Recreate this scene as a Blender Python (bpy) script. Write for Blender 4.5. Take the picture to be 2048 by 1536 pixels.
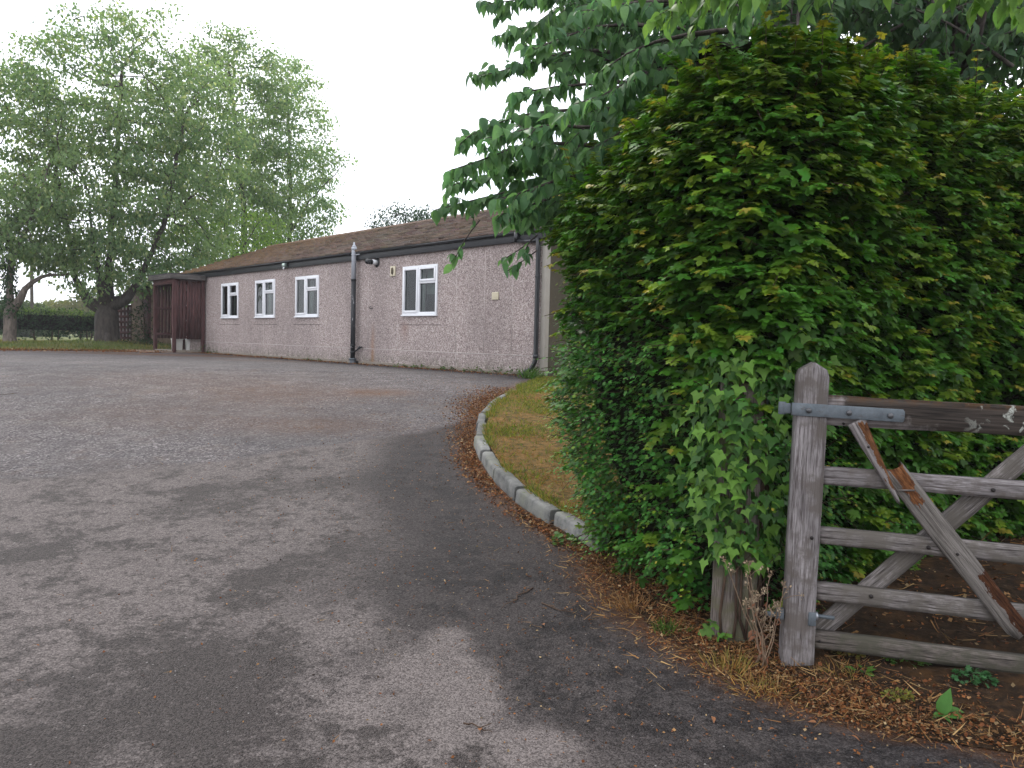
import bpy, math, random
import numpy as np
from mathutils import Matrix, Vector

for o in list(bpy.data.objects):
    bpy.data.objects.remove(o)
scene = bpy.context.scene
COL = scene.collection
rng = np.random.default_rng(7)
random.seed(7)
R = math.radians

# ------------------------------------------------------------------ camera
PITCH, ROLL, FPX, EYE = 3.162, 1.418, 1540.0, 1.5
cam_d = bpy.data.cameras.new("camera")
cam = bpy.data.objects.new("camera", cam_d)
COL.objects.link(cam)
cam_d.sensor_width = 36.0
cam_d.lens = FPX / 2048 * 36.0
cam_d.clip_start = 0.05
cam_d.clip_end = 2000
CAM_M = Matrix.Rotation(R(90 - PITCH), 4, 'X') @ Matrix.Rotation(R(ROLL), 4, 'Z')
cam.matrix_world = Matrix.Translation((0, 0, EYE)) @ CAM_M
scene.camera = cam

# ------------------------------------------------------------------ sky, sun, exposure
SUN_EL, SUN_AZ = 48.0, -28.0          # azimuth measured from +Y (into the picture) towards +X
world = bpy.data.worlds.new("World")
scene.world = world
world.use_nodes = True
wt = world.node_tree
wt.nodes.clear()
w_out = wt.nodes.new('ShaderNodeOutputWorld')
w_bg = wt.nodes.new('ShaderNodeBackground')
w_bg.inputs['Strength'].default_value = 0.12
w_sky = wt.nodes.new('ShaderNodeTexSky')
w_sky.sky_type = 'NISHITA'
w_sky.sun_disc = False
w_sky.sun_elevation = R(SUN_EL)
w_sky.sun_rotation = R(SUN_AZ)
w_co = wt.nodes.new('ShaderNodeTexCoord')
w_no = wt.nodes.new('ShaderNodeTexNoise')
w_no.inputs['Scale'].default_value = 2.2
w_no.inputs['Detail'].default_value = 7
wt.links.new(w_co.outputs['Generated'], w_no.inputs['Vector'])
w_rp = wt.nodes.new('ShaderNodeValToRGB')
w_rp.color_ramp.elements[0].position = 0.30
w_rp.color_ramp.elements[0].color = (0.55, 0.55, 0.55, 1)
w_rp.color_ramp.elements[1].position = 0.52
w_rp.color_ramp.elements[1].color = (1, 1, 1, 1)
wt.links.new(w_no.outputs['Fac'], w_rp.inputs['Fac'])
w_mx = wt.nodes.new('ShaderNodeMix')
w_mx.data_type = 'RGBA'
w_mx.inputs[7].default_value = (12.4, 12.7, 13.5, 1)     # bright overcast cloud
wt.links.new(w_rp.outputs['Color'], w_mx.inputs[0])
wt.links.new(w_sky.outputs['Color'], w_mx.inputs[6])
wt.links.new(w_mx.outputs[2], w_bg.inputs['Color'])
wt.links.new(w_bg.outputs['Background'], w_out.inputs['Surface'])

sun_d = bpy.data.lights.new("sun", 'SUN')
sun_d.energy = 1.5
sun_d.angle = R(14)
sun_d.color = (1.0, 0.95, 0.87)
sun = bpy.data.objects.new("sun", sun_d)
COL.objects.link(sun)
_sd = Vector((math.sin(R(SUN_AZ)) * math.cos(R(SUN_EL)), math.cos(R(SUN_AZ)) * math.cos(R(SUN_EL)), math.sin(R(SUN_EL))))
sun.rotation_euler = _sd.to_track_quat('Z', 'Y').to_euler()

scene.view_settings.view_transform = 'Standard'
scene.view_settings.look = 'None'
scene.view_settings.gamma = 1
scene.view_settings.exposure = 0.5
scene.render.engine = 'CYCLES'
scene.cycles.max_bounces = 6
scene.cycles.diffuse_bounces = 4
scene.cycles.glossy_bounces = 3
scene.cycles.transmission_bounces = 4
scene.cycles.transparent_max_bounces = 8

# ------------------------------------------------------------------ measuring helpers
_M3 = np.array([[CAM_M[i][j] for j in range(3)] for i in range(3)])


def gz(y):
    """height of the ground: level by the gate, climbing to the building"""
    t = np.clip((np.asarray(y, float) - 3.0) / 10.6, 0, 1)
    return .9 * (t - np.sin(2 * np.pi * t) / (2 * np.pi) * .35)


def ray(px, py):
    v = _M3 @ np.array([(px - 1024) / FPX, -(py - 768) / FPX, -1.0])
    return v / v[1]


def at(px, py, d):
    return np.array([0, 0, EYE]) + ray(px, py) * d


_YS = np.linspace(.5, 60, 12000)


def gp(px, py):
    v = ray(px, py)
    i = int(np.argmax(EYE + v[2] * _YS - gz(_YS) < 0))
    return np.array([0, 0, EYE]) + v * _YS[i]


# ------------------------------------------------------------------ scene-graph helpers
def tag(o, label=None, cat=None, group=None, kind=None):
    if label: o['label'] = label
    if cat: o['category'] = cat
    if group: o['group'] = group
    if kind: o['kind'] = kind
    return o


def thing(name, label, cat, loc=(0, 0, 0), rotz=0.0, group=None):
    o = bpy.data.objects.new(name, None)
    o.empty_display_size = .2
    COL.objects.link(o)
    o.location = loc
    o.rotation_euler = (0, 0, rotz)
    return tag(o, label, cat, group)


def mesh_obj(name, V, polys, mats, parent=None, smooth=False, attrs=None, midx=None, loc=None, mat4=None):
    V = np.ascontiguousarray(V, dtype=np.float32).reshape(-1, 3)
    polys = [np.ascontiguousarray(p, dtype=np.int32) for p in polys if len(p)]
    loops = np.concatenate([p.ravel() for p in polys])
    tot = np.concatenate([np.full(len(p), p.shape[1], dtype=np.int32) for p in polys])
    start = np.concatenate([[0], np.cumsum(tot)[:-1]]).astype(np.int32)
    me = bpy.data.meshes.new(name)
    me.vertices.add(len(V))
    me.vertices.foreach_set('co', V.ravel())
    me.loops.add(len(loops))
    me.loops.foreach_set('vertex_index', loops)
    me.polygons.add(len(tot))
    me.polygons.foreach_set('loop_start', start)
    me.polygons.foreach_set('loop_total', tot)
    if midx is not None:
        me.polygons.foreach_set('material_index', np.asarray(midx, dtype=np.int32))
    me.update(calc_edges=True)
    if smooth:
        me.polygons.foreach_set('use_smooth', np.ones(len(tot), dtype=bool))
    for k, a in (attrs or {}).items():
        a = np.asarray(a, dtype=np.float32)
        if a.ndim == 2:
            if a.shape[1] == 3:
                a = np.hstack([a, np.ones((len(a), 1), np.float32)])
            at_ = me.attributes.new(k, 'FLOAT_COLOR', 'POINT')
            at_.data.foreach_set('color', np.ascontiguousarray(a, dtype=np.float32).ravel())
        else:
            at_ = me.attributes.new(k, 'FLOAT', 'POINT')
            at_.data.foreach_set('value', a)
    for m in (mats if isinstance(mats, (list, tuple)) else [mats]):
        me.materials.append(m)
    me.validate()
    o = bpy.data.objects.new(name, me)
    COL.objects.link(o)
    if parent: o.parent = parent
    if loc is not None: o.location = loc
    if mat4 is not None: o.matrix_local = mat4
    return o


class MB:
    """collects shapes for one mesh"""
    def __init__(s):
        s.V = []; s.P = {}; s.n = 0; s.M = {}

    def add(s, V, F, mi=0):
        V = np.asarray(V, float).reshape(-1, 3)
        for f in F:
            k = len(f)
            s.P.setdefault(k, []).append([i + s.n for i in f])
            s.M.setdefault(k, []).append(mi)
        s.V.append(V); s.n += len(V)

    def box(s, a, b, mi=0, M=None):
        x0, y0, z0 = a; x1, y1, z1 = b
        V = np.array([(x0, y0, z0), (x1, y0, z0), (x1, y1, z0), (x0, y1, z0), (x0, y0, z1), (x1, y0, z1), (x1, y1, z1), (x0, y1, z1)], float)
        if M is not None: V = V @ np.array(M)[:3, :3].T + np.array(M)[:3, 3]
        s.add(V, [(0, 3, 2, 1), (4, 5, 6, 7), (0, 1, 5, 4), (1, 2, 6, 5), (2, 3, 7, 6), (3, 0, 4, 7)], mi)

    def quad(s, a, b, c, d, mi=0):
        s.add([a, b, c, d], [(0, 1, 2, 3)], mi)

    def tube(s, pts, rad, sides=8, cap=True, mi=0):
        pts = np.asarray(pts, float); n = len(pts)
        rad = np.full(n, rad) if np.isscalar(rad) else np.asarray(rad, float)
        T = np.gradient(pts, axis=0) if n > 2 else np.repeat((pts[-1:] - pts[:1]), n, 0)
        T /= np.linalg.norm(T, axis=1, keepdims=True) + 1e-9
        u = np.cross(T[0], [0.03, .11, 1.0])
        if np.linalg.norm(u) < .2: u = np.cross(T[0], [1.0, 0, 0])
        V = []
        an = np.arange(sides) * 2 * np.pi / sides
        for i in range(n):
            u = u - T[i] * (u @ T[i]); u /= np.linalg.norm(u) + 1e-9
            w = np.cross(T[i], u)
            V.append(pts[i] + rad[i] * (np.cos(an)[:, None] * u + np.sin(an)[:, None] * w))
        F = []
        for i in range(n - 1):
            for j in range(sides):
                k = (j + 1) % sides
                F.append((i * sides + j, i * sides + k, (i + 1) * sides + k, (i + 1) * sides + j))
        s.add(np.concatenate(V), F, mi)
        if cap:
            s.P.setdefault(sides, []).append([s.n - sides * n + i for i in range(sides)][::-1])
            s.M.setdefault(sides, []).append(mi)
            s.P.setdefault(sides, []).append([s.n - sides + i for i in range(sides)])
            s.M.setdefault(sides, []).append(mi)

    def build(s, name, mats, parent=None, smooth=False, bevel=0.0, attrs=None, **k):
        ks = sorted(s.P)
        o = mesh_obj(name, np.concatenate(s.V), [np.array(s.P[k_]) for k_ in ks], mats, parent, smooth, attrs,
                     midx=np.concatenate([s.M[k_] for k_ in ks]), **k)
        if bevel:
            b = o.modifiers.new('bevel', 'BEVEL'); b.width = bevel; b.segments = 2; b.limit_method = 'ANGLE'; b.angle_limit = R(40)
        return o


# value noise
_NT = np.random.default_rng(99).random((64, 64, 64)).astype(np.float32)


def vnoise(p, scale=1.0, octs=1):
    p = np.asarray(p, float) * scale
    out = 0; amp = 1.0; tot = 0
    for k in range(octs):
        i = np.floor(p).astype(int); f = p - i; f = f * f * (3 - 2 * f)
        r = 0
        for dx in (0, 1):
            for dy in (0, 1):
                for dz in (0, 1):
                    w = (f[..., 0] if dx else 1 - f[..., 0]) * (f[..., 1] if dy else 1 - f[..., 1]) * (f[..., 2] if dz else 1 - f[..., 2])
                    r = r + w * _NT[(i[..., 0] + dx) % 64, (i[..., 1] + dy) % 64, (i[..., 2] + dz) % 64]
        out = out + amp * r; tot += amp; amp *= .5; p = p * 2.03 + 17.3
    return out / tot


def norm(v):
    v = np.asarray(v, float)
    return v / (np.linalg.norm(v, axis=-1, keepdims=True) + 1e-9)


# ------------------------------------------------------------------ material helpers
class G:
    def __init__(s, name):
        s.m = bpy.data.materials.new(name); s.m.use_nodes = True
        s.t = s.m.node_tree; s.t.nodes.clear()
        s.out = s.t.nodes.new('ShaderNodeOutputMaterial')

    def n(s, typ, ins=None, **props):
        nd = s.t.nodes.new(typ)
        for k, v in props.items(): setattr(nd, k, v)
        for k, v in (ins or {}).items():
            if isinstance(v, bpy.types.NodeSocket): s.t.links.new(v, nd.inputs[k])
            else: nd.inputs[k].default_value = v
        return nd

    def obj(s): return s.n('ShaderNodeTexCoord').outputs['Object']
    def pos(s): return s.n('ShaderNodeNewGeometry').outputs['Position']
    def attr(s, a, out='Fac'): return s.n('ShaderNodeAttribute', attribute_name=a).outputs[out]

    def map(s, v, scale=(1, 1, 1), loc=(0, 0, 0)):
        return s.n('ShaderNodeMapping', {'Vector': v, 'Scale': scale, 'Location': loc}).outputs[0]

    def noise(s, v, scale, detail=4, rough=.55, dist=0.0):
        return s.n('ShaderNodeTexNoise', {'Vector': v, 'Scale': scale, 'Detail': detail, 'Roughness': rough, 'Distortion': dist}).outputs['Fac']

    def voro(s, v, scale, out='Color', feature='F1'):
        return s.n('ShaderNodeTexVoronoi', {'Vector': v, 'Scale': scale}, feature=feature).outputs[out]

    def math(s, op, a, b=0.0, c=0.0, clamp=False):
        return s.n('ShaderNodeMath', {0: a, 1: b, 2: c}, operation=op, use_clamp=clamp).outputs[0]

    def mix(s, f, a, b, blend='MIX'):
        def c(x): return x if isinstance(x, bpy.types.NodeSocket) else (tuple(x) + (1,))[:4]
        return s.n('ShaderNodeMix', {0: f, 6: c(a), 7: c(b)}, data_type='RGBA', blend_type=blend).outputs[2]

    def ramp(s, f, stops):
        nd = s.n('ShaderNodeValToRGB', {'Fac': f})
        e = nd.color_ramp.elements
        while len(e) < len(stops): e.new(.5)
        for el, (p, c) in zip(e, stops):
            el.position = p
            el.color = (c, c, c, 1) if np.isscalar(c) else tuple(c) + (1,)
        return nd.outputs['Color']

    def sep(s, v): return s.n('ShaderNodeSeparateXYZ', {0: v}).outputs

    def bump(s, h, strength=.5, dist=.01):
        return s.n('ShaderNodeBump', {'Height': h, 'Strength': strength, 'Distance': dist}).outputs[0]

    def pbr(s, col, rough=.7, nrm=None, spec=.4, metal=0.0):
        i = {'Base Color': col if isinstance(col, bpy.types.NodeSocket) else (tuple(col) + (1,))[:4], 'Roughness': rough, 'Metallic': metal, 'Specular IOR Level': spec}
        if nrm is not None: i['Normal'] = nrm
        return s.n('ShaderNodeBsdfPrincipled', i).outputs[0]

    def done(s, sh):
        s.t.links.new(sh, s.out.inputs['Surface']); return s.m


def plain(name, col, rough=.6, spec=.4, metal=0.0, var=.25, scale=6.0):
    g = G(name)
    f = g.noise(g.obj(), scale, 6, .6)
    c = g.mix(f, tuple(x * (1 - var) for x in col), tuple(x * (1 + var) for x in col))
    r = g.math('MULTIPLY_ADD', f, .2, rough - .1)
    return g.done(g.pbr(c, r, spec=spec, metal=metal))


def leaf_mat(name, transl=.35, rough=.42, spec=.35, tcol=(1.25, 1.25, .75)):
    g = G(name)
    c = g.attr('tint', 'Color')
    f = g.noise(g.pos(), 45, 3)
    c = g.mix(f, g.mix(1.0, c, (.75, .75, .75), 'MULTIPLY'), g.mix(1.0, c, (1.25, 1.25, 1.2), 'MULTIPLY'))
    p = g.pbr(c, rough, spec=spec)
    t = g.n('ShaderNodeBsdfTranslucent', {'Color': g.mix(1.0, c, tcol, 'MULTIPLY')}).outputs[0]
    return g.done(g.n('ShaderNodeMixShader', {0: transl, 1: p, 2: t}).outputs[0])


def bark_mat(name, a, b):
    g = G(name)
    v = g.map(g.pos(), (1, 1, .3))
    f = g.noise(v, 14, 8, .65, .6)
    c = g.mix(g.ramp(f, [(.35, 0.0), (.65, 1.0)]), a, b)
    return g.done(g.pbr(c, .9, g.bump(f, .8, .03), spec=.2))


def wood_mat(name, dark, light, stain=None, stain_amt=0.0, gscale=1.0, spec=.25):
    """weathered wood, grain along local X"""
    g = G(name)
    o = g.obj()
    ln = g.noise(g.map(o, (3 * gscale, 90 * gscale, 90 * gscale)), 1.0, 6, .6, .4)
    fine = g.noise(g.map(o, (14 * gscale, 260 * gscale, 260 * gscale)), 1.0, 3, .6)
    big = g.noise(g.map(o, (3, 9, 9)), 1.0, 4)
    f = g.ramp(g.math('MULTIPLY_ADD', fine, .5, g.math('MULTIPLY', ln, .5)), [(.40, 0.0), (.56, 1.0)])
    c = g.mix(f, dark, light)
    c = g.mix(g.ramp(big, [(.35, .55), (.7, 0.0)]), c, tuple(x * .55 for x in dark))
    if stain:
        sm = g.ramp(g.noise(o, 6.5, 6, .65), [(.5 - stain_amt * .25, 0.0), (.62 - stain_amt * .25, 1.0)])
        c = g.mix(g.math('MULTIPLY', sm, .85), c, stain)
    h = g.math('MULTIPLY_ADD', fine, .5, ln)
    return g.done(g.pbr(c, .88, g.bump(h, .55, .006), spec=spec))

# ================================================================== GROUND
def grid_mesh(xs, ys, zf):
    X, Y = np.meshgrid(xs, ys)
    V = np.stack([X.ravel(), Y.ravel(), zf(X, Y).ravel()], 1)
    nx, ny = len(xs), len(ys)
    i = np.arange(nx * ny).reshape(ny, nx)
    F = np.stack([i[:-1, :-1].ravel(), i[:-1, 1:].ravel(), i[1:, 1:].ravel(), i[1:, :-1].ravel()], 1)
    return V, F


# soil / field sheet out to the horizon
g = G('field_soil')
n1 = g.noise(g.pos(), .35, 8, .6)
n2 = g.noise(g.pos(), 14, 6, .65)
c = g.mix(g.ramp(n1, [(.4, 0.0), (.6, 1.0)]), (.075, .10, .028), (.14, .15, .05))
far = g.ramp(g.math('DIVIDE', g.sep(g.pos())[1], 40.0), [(.5, 0.0), (.62, 1.0)])
soil = g.mix(g.ramp(n2, [(.35, 0.0), (.65, 1.0)]), (.022, .015, .010), (.065, .045, .03))
c = g.mix(far, soil, c)
M_field = g.done(g.pbr(c, .95, g.bump(n2, .6, .02), spec=.15))
xs = np.concatenate([np.linspace(-160, -60, 8), np.linspace(-50, 50, 60), np.linspace(60, 160, 8)])
ys = np.concatenate([np.linspace(-30, 0, 6), np.arange(.5, 15, .1), np.linspace(15.5, 60, 40), np.linspace(66, 230, 14)])
V, F = grid_mesh(xs, ys, lambda X, Y: gz(Y) - .02)
tag(mesh_obj('ground', V, [F], M_field, smooth=True), kind='structure')

# right-hand limit of the tarmac (kerb, hedge foot, foot of the gate verge)
KERB_PX = [(1015, 785), (985, 805), (962, 830), (950, 860), (949, 890), (954, 915), (970, 945), (1005, 985), (1060, 1030), (1130, 1070), (1190, 1105)]
KERB = np.array([gp(*p) for p in KERB_PX])[::-1]            # near -> far
EDGE = np.array([gp(*p)[:2] for p in [(2300, 1600), (2048, 1506), (1900, 1492), (1700, 1440), (1560, 1392), (1440, 1330), (1300, 1250), (1210, 1170)]])
EDGE = np.vstack([[(3.2, 2.2)], EDGE, KERB[:, :2], [(.12, 12.0), (.5, 13.2)]])
_o = np.argsort(EDGE[:, 1])
EDGE_Y, EDGE_X = EDGE[_o, 1], EDGE[_o, 0]


def edge_x(y): return np.interp(y, EDGE_Y, EDGE_X)


xs = np.concatenate([np.arange(-48, -8, 1.0), np.arange(-8, 3.4, .08), np.arange(3.5, 7, .5)])
ys = np.concatenate([np.arange(.2, 15, .08), np.arange(15, 25.1, .4)])
V, F = grid_mesh(xs, ys, lambda X, Y: gz(Y))
x, y = V[:, 0], V[:, 1]
# worn pale dust / dark damp patches of the surface
wear = np.full(len(V), .76)
de = edge_x(y) - x                                          # metres from the right-hand edge
bw = np.interp(y, [2.3, 3, 4, 5.5, 7, 9, 11], [1.55, 1.45, 1.45, 1.05, .85, .8, .7])
band = np.clip(2.3 - 1.55 * de / bw, 0, 1.5)
wear -= np.interp(y, [2.3, 3.6], [.13, 0.0])  # overall tone drops towards the near end of the yard
for (px_, py_, r_, a_) in [(440, 985, .34, -.5), (620, 970, .3, -.45), (740, 958, .3, -.5), (330, 1020, .2, -.3), (60, 1112, .26, -.5), (590, 1120, .16, -.5),
                           (560, 1160, .2, -.45), (470, 1178, .14, -.35), (700, 1095, .2, -.4), (240, 1100, .15, -.3), (330, 1290, .3, -.38), (420, 1330, .28, -.36),
                           (480, 1400, .22, -.34), (160, 1390, .3, -.35), (420, 1480, .3, -.5), (100, 1500, .3, -.35), (640, 1500, .12, -.3), (560, 1300, .18, -.45),
                           (900, 1275, .16, .7), (850, 1340, .16, .6), (950, 1345, .12, .6), (720, 1400, .14, .4), (940, 1400, .14, .75), (900, 1460, .1, .5), (1040, 1500, .14, .6), (1100, 1490, .07, .5),
                           (1230, 1380, .09, .35), (700, 1250, .25, .3), (1150, 1330, .08, .3), (980, 830, .5, -.4)]:
    p = gp(px_, py_)
    if a_ > 0: band -= 1.45 * a_ * np.exp(-(((x - p[0]) ** 2 + ((y - p[1]) * .8) ** 2) / (r_ * r_)))
    wear += .85 * a_ * np.exp(-(((x - p[0]) ** 2 + ((y - p[1]) * .8) ** 2) / (r_ * r_)))
# the far part is an older, coarser surface; its joint with the near one runs across the yard
jl = 6.16 + (x + 4.11) * .745
coarse = np.clip((y - jl + (vnoise(np.stack([x, y, y * 0], 1), 1.1, 3) - .5) * .9) / .16 + .5, 0, 1)
coarse = np.where(x > 3, 0, coarse)
# rusty blossom litter stain
rust = np.zeros(len(V))
for (px_, py_, rx, ry, a_) in [(760, 785, .5, .35, .8), (560, 790, 1.2, .9, .5), (620, 850, 1.0, .5, .5), (400, 760, 2.0, 1.2, .35), (300, 830, 1.2, .8, .25), (120, 700, 5, 1.2, .7), (420, 712, 2.4, .8, .9), (560, 722, 2, .5, .5), (230, 707, 3, .8, .7)]:
    p = gp(px_, py_)
    rust += a_ * np.exp(-(((x - p[0]) / rx) ** 2 + ((y - p[1]) / ry) ** 2))
rust += .9 * np.exp(-(de / .16) ** 2) * (y > 2.2)
wallw = (np.stack([x, y], 1) - (9.54 * np.array([math.cos(R(42.956)), math.sin(R(42.956))]))) @ np.array([math.cos(R(42.956)), math.sin(R(42.956))])
damp = np.exp(-(np.clip(-wallw - .15, 0, 9) / .75) ** 2) * (y < 24)
rust = np.clip(rust, 0, 1)

g = G('tarmac')
P = g.pos()
wv, cv, rv = g.attr('wear'), g.attr('coarse'), g.attr('rust')
nb = g.noise(P, 3.2, 9, .68)
nf = g.noise(P, 38, 5, .7)
nm_ = g.noise(P, 11, 8, .75)
m = g.math('ADD', wv, g.math('MULTIPLY', g.math('SUBTRACT', nb, .5), 2.5))
m = g.math('ADD', m, g.math('MULTIPLY', g.math('SUBTRACT', nm_, .5), 2.4))
m = g.math('ADD', m, g.math('MULTIPLY', g.math('SUBTRACT', nf, .5), 1.5))
m = g.ramp(m, [(.34, 0.0), (.86, 1.0)])
bd = g.math('ADD', g.attr('band'), g.math('MULTIPLY', g.math('SUBTRACT', nb, .5), 2.3))
bd = g.math('ADD', bd, g.math('MULTIPLY', g.math('SUBTRACT', nm_, .5), 1.9))
bd = g.ramp(bd, [(.15, 0.0), (.85, 1.0)])
st = g.voro(P, 150, 'Color')
st_d = g.voro(P, 150, 'Distance')
stv = g.sep(st)[0]
light = g.mix(stv, (.058, .049, .047), (.185, .160, .153))
dark = g.mix(stv, (.007, .0058, .0062), (.030, .026, .0265))
mid = g.mix(stv, (.020, .0165, .0155), (.074, .062, .059))
near = g.mix(g.math('MULTIPLY', bd, g.math('MULTIPLY_ADD', m, -.25, 1.0)), g.mix(m, mid, light), dark)
st2 = g.voro(P, 62, 'Color')
st2_d = g.voro(P, 62, 'Distance')
s2 = g.sep(st2)[0]
cs = g.ramp(s2, [(0.0, (.022, .019, .020)), (.30, (.075, .064, .066)), (.65, (.135, .116, .117)), (.88, (.20, .18, .18)), (1.0, (.30, .27, .268))])
cbig = g.noise(P, .55, 6, .6)
cs = g.mix(g.ramp(cbig, [(.38, .5), (.62, 0.0)]), cs, (.045, .042, .046))
cs = g.mix(g.math('MULTIPLY', g.ramp(g.noise(P, 1.3, 6, .6), [(.52, 0.0), (.68, 1.0)]), .4), cs, (.16, .138, .132))
cs = g.mix(g.math('MULTIPLY', g.ramp(g.noise(P, 3.4, 8, .75), [(.46, 0.0), (.60, 1.0)]), .42), cs, (.045, .037, .036))
cs = g.mix(g.math('MULTIPLY', g.ramp(g.noise(g.map(P, (1, 1, 1), (31, 7, 0)), 2.1, 8, .72), [(.54, 0.0), (.68, 1.0)]), .34), cs, (.11, .065, .038))
cs = g.mix(g.math('MULTIPLY', g.attr('damp'), g.ramp(g.noise(P, 2.2, 5), [(.3, .45), (.6, .95)])), cs, (.030, .027, .028))
cs = g.mix(g.math('MULTIPLY', g.ramp(g.noise(g.map(P, (.5, 2.2, 1)), .9, 7, .7), [(.54, 0.0), (.70, 1.0)]), .40), cs, (.062, .042, .032))
col = g.mix(cv, near, cs)
rm = g.math('MULTIPLY', rv, g.ramp(g.noise(P, 20, 6, .75), [(.30, 0.1), (.54, 1.0)]))
col = g.mix(g.math('MULTIPLY', rm, .88), col, (.105, .045, .017))
peb = g.ramp(g.sep(g.voro(P, 55, 'Color'))[1], [(.985, 0.0), (.99, 1.0)])
pebd = g.ramp(g.voro(P, 55, 'Distance'), [(.18, 1.0), (.25, 0.0)])
col = g.mix(g.math('MULTIPLY', g.math('MULTIPLY', peb, pebd), .7), col, (.33, .31, .30))
hgt = g.math('ADD', g.math('MULTIPLY', g.math('SUBTRACT', 1.0, st_d), g.math('SUBTRACT', 1.0, g.math('MULTIPLY', m, .45))), g.math('MULTIPLY', nf, .6))
hgt = g.math('ADD', hgt, g.math('MULTIPLY', cv, g.math('MULTIPLY', g.math('SUBTRACT', 1.0, st2_d), 2.2)))
ro = g.math('ADD', .66, g.math('MULTIPLY', m, .2))
M_tar = g.done(g.pbr(col, ro, g.bump(hgt, 1.0, .009), spec=g.math('MULTIPLY_ADD', cv, .14, .16)))
tag(mesh_obj('car_park', V, [F], M_tar, smooth=True, attrs={'wear': wear, 'coarse': coarse, 'rust': rust, 'damp': damp, 'band': band}), kind='structure')

# ---- earth verge under hedge and gate (a low bank laid over the tarmac edge)
ys = np.concatenate([np.arange(1.6, 6.4, .05)])
ts = np.concatenate([np.linspace(0, .6, 20), np.linspace(.7, 6, 24)])
Y, T = np.meshgrid(ys, ts, indexing='ij')
wob = (vnoise(np.stack([Y * 0 + 3.1, Y, Y * 0], -1), 5.0, 4) - .5) * .16
X = edge_x(Y) + .02 + wob + T
Z = gz(Y) + .005 + .05 * np.clip(T / .5, 0, 1) ** .8 + .10 * np.clip((T - .5) / 2.0, 0, 1) + (vnoise(np.stack([X, Y, X * 0], -1), 9.0, 3) - .5) * .035 * np.clip(T / .15, 0, 1)
V = np.stack([X.ravel(), Y.ravel(), Z.ravel()], 1)
i = np.arange(X.size).reshape(X.shape)
F = np.stack([i[:-1, :-1].ravel(), i[:-1, 1:].ravel(), i[1:, 1:].ravel(), i[1:, :-1].ravel()], 1)
g = G('verge_earth')
n = g.noise(g.pos(), 22, 8, .7)
c = g.ramp(n, [(.32, (.010, .007, .005)), (.5, (.028, .017, .010)), (.66, (.060, .034, .017))])
c = g.mix(g.ramp(g.noise(g.pos(), 5, 5), [(.5, 0.0), (.65, .6)]), c, (.075, .038, .014))
M_earth = g.done(g.pbr(c, .95, g.bump(n, .9, .02), spec=.12))
tag(mesh_obj('verge', V, [F], M_earth, smooth=True), kind='structure')


def verge_z(x, y):
    t = np.asarray(x) - edge_x(y)
    return gz(y) + .005 + .05 * np.clip(t / .5, 0, 1) ** .8 + .10 * np.clip((t - .5) / 2.0, 0, 1)


# ---- lawn behind the kerb
KX = lambda y: np.interp(y, KERB[:, 1], KERB[:, 0])


def lawn_left(y):
    return np.where(y < 11.27, np.interp(y, KERB[:, 1], KERB[:, 0]) + .135, np.interp(y, [11.27, 12.2, 13.3, 14], [.06, .18, .47, .6]))


def lawn_h(y): return np.interp(y, [4, 9, 11.3, 13.5], [.105, .095, .03, .012])


ys = np.arange(5.1, 15.0, .08)
ts = np.linspace(0, 1, 40) ** 1.5 * 7
Y, T = np.meshgrid(ys, ts, indexing='ij')
X = lawn_left(Y) + T
Z = gz(Y) + lawn_h(Y) + (vnoise(np.stack([X, Y, X * 0], -1), 3.0, 3) - .5) * .03
V = np.stack([X.ravel(), Y.ravel(), Z.ravel()], 1)
i = np.arange(X.size).reshape(X.shape)
F = np.stack([i[:-1, :-1].ravel(), i[:-1, 1:].ravel(), i[1:, 1:].ravel(), i[1:, :-1].ravel()], 1)
g = G('lawn_soil')
n = g.noise(g.pos(), 12, 8, .7)
c = g.ramp(n, [(.35, (.035, .035, .010)), (.5, (.12, .075, .025)), (.66, (.20, .11, .04))])
M_lawn = g.done(g.pbr(c, .95, g.bump(n, .8, .02), spec=.1))
tag(mesh_obj('lawn', V, [F], M_lawn, smooth=True), kind='structure')

# ---- grass verge beyond the yard, at the foot of the trees
def verge_edge(x): return np.interp(x, [-60, -30, -19, -14.5, -12.4, -11.2], [14.5, 17.5, 20.6, 22.0, 24.6, 29.0])


xs = np.concatenate([np.linspace(-60, -25, 50), np.arange(-24.8, -11.2, .2)])
ts = np.concatenate([np.linspace(0, 3, 24), np.linspace(3.3, 24, 30)])
X, T = np.meshgrid(xs, ts, indexing='ij')
Y = verge_edge(X) + T + (vnoise(np.stack([X, X * 0, X * 0], -1), .9, 4) - .5) * .8


def mound(x, y):
    t = y - verge_edge(x)
    return gz(y) + .006 + .13 * np.clip(t / 3.0, 0, 1) ** .8 + .12 * np.exp(-((x + 14.7) ** 2 + (y - 28) ** 2) / 3.0)


Z = mound(X, Y)
V = np.stack([X.ravel(), Y.ravel(), Z.ravel()], 1)
i = np.arange(X.size).reshape(X.shape)
F = np.stack([i[:-1, :-1].ravel(), i[1:, :-1].ravel(), i[1:, 1:].ravel(), i[:-1, 1:].ravel()], 1)
g = G('verge_grass')
n = g.noise(g.pos(), 3, 8, .7)
c = g.ramp(n, [(.35, (.045, .065, .018)), (.5, (.085, .10, .03)), (.66, (.14, .115, .045))])
M_vg = g.done(g.pbr(c, .95, g.bump(n, .8, .04), spec=.1))
tag(mesh_obj('grass_verge', V, [F], M_vg, smooth=True), kind='structure')

# ================================================================== BUILDING
PHI = R(42.956)
D = np.array([-math.sin(PHI), math.cos(PHI), 0.0])          # along the wall, away from the camera
INW = np.array([math.cos(PHI), math.sin(PHI), 0.0])         # into the building
WO = 9.54 * INW
S0 = 26.6
B_ORG = WO + S0 * D + np.array([0, 0, .9])
B_ROT = -(math.pi / 2 - PHI)


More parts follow.
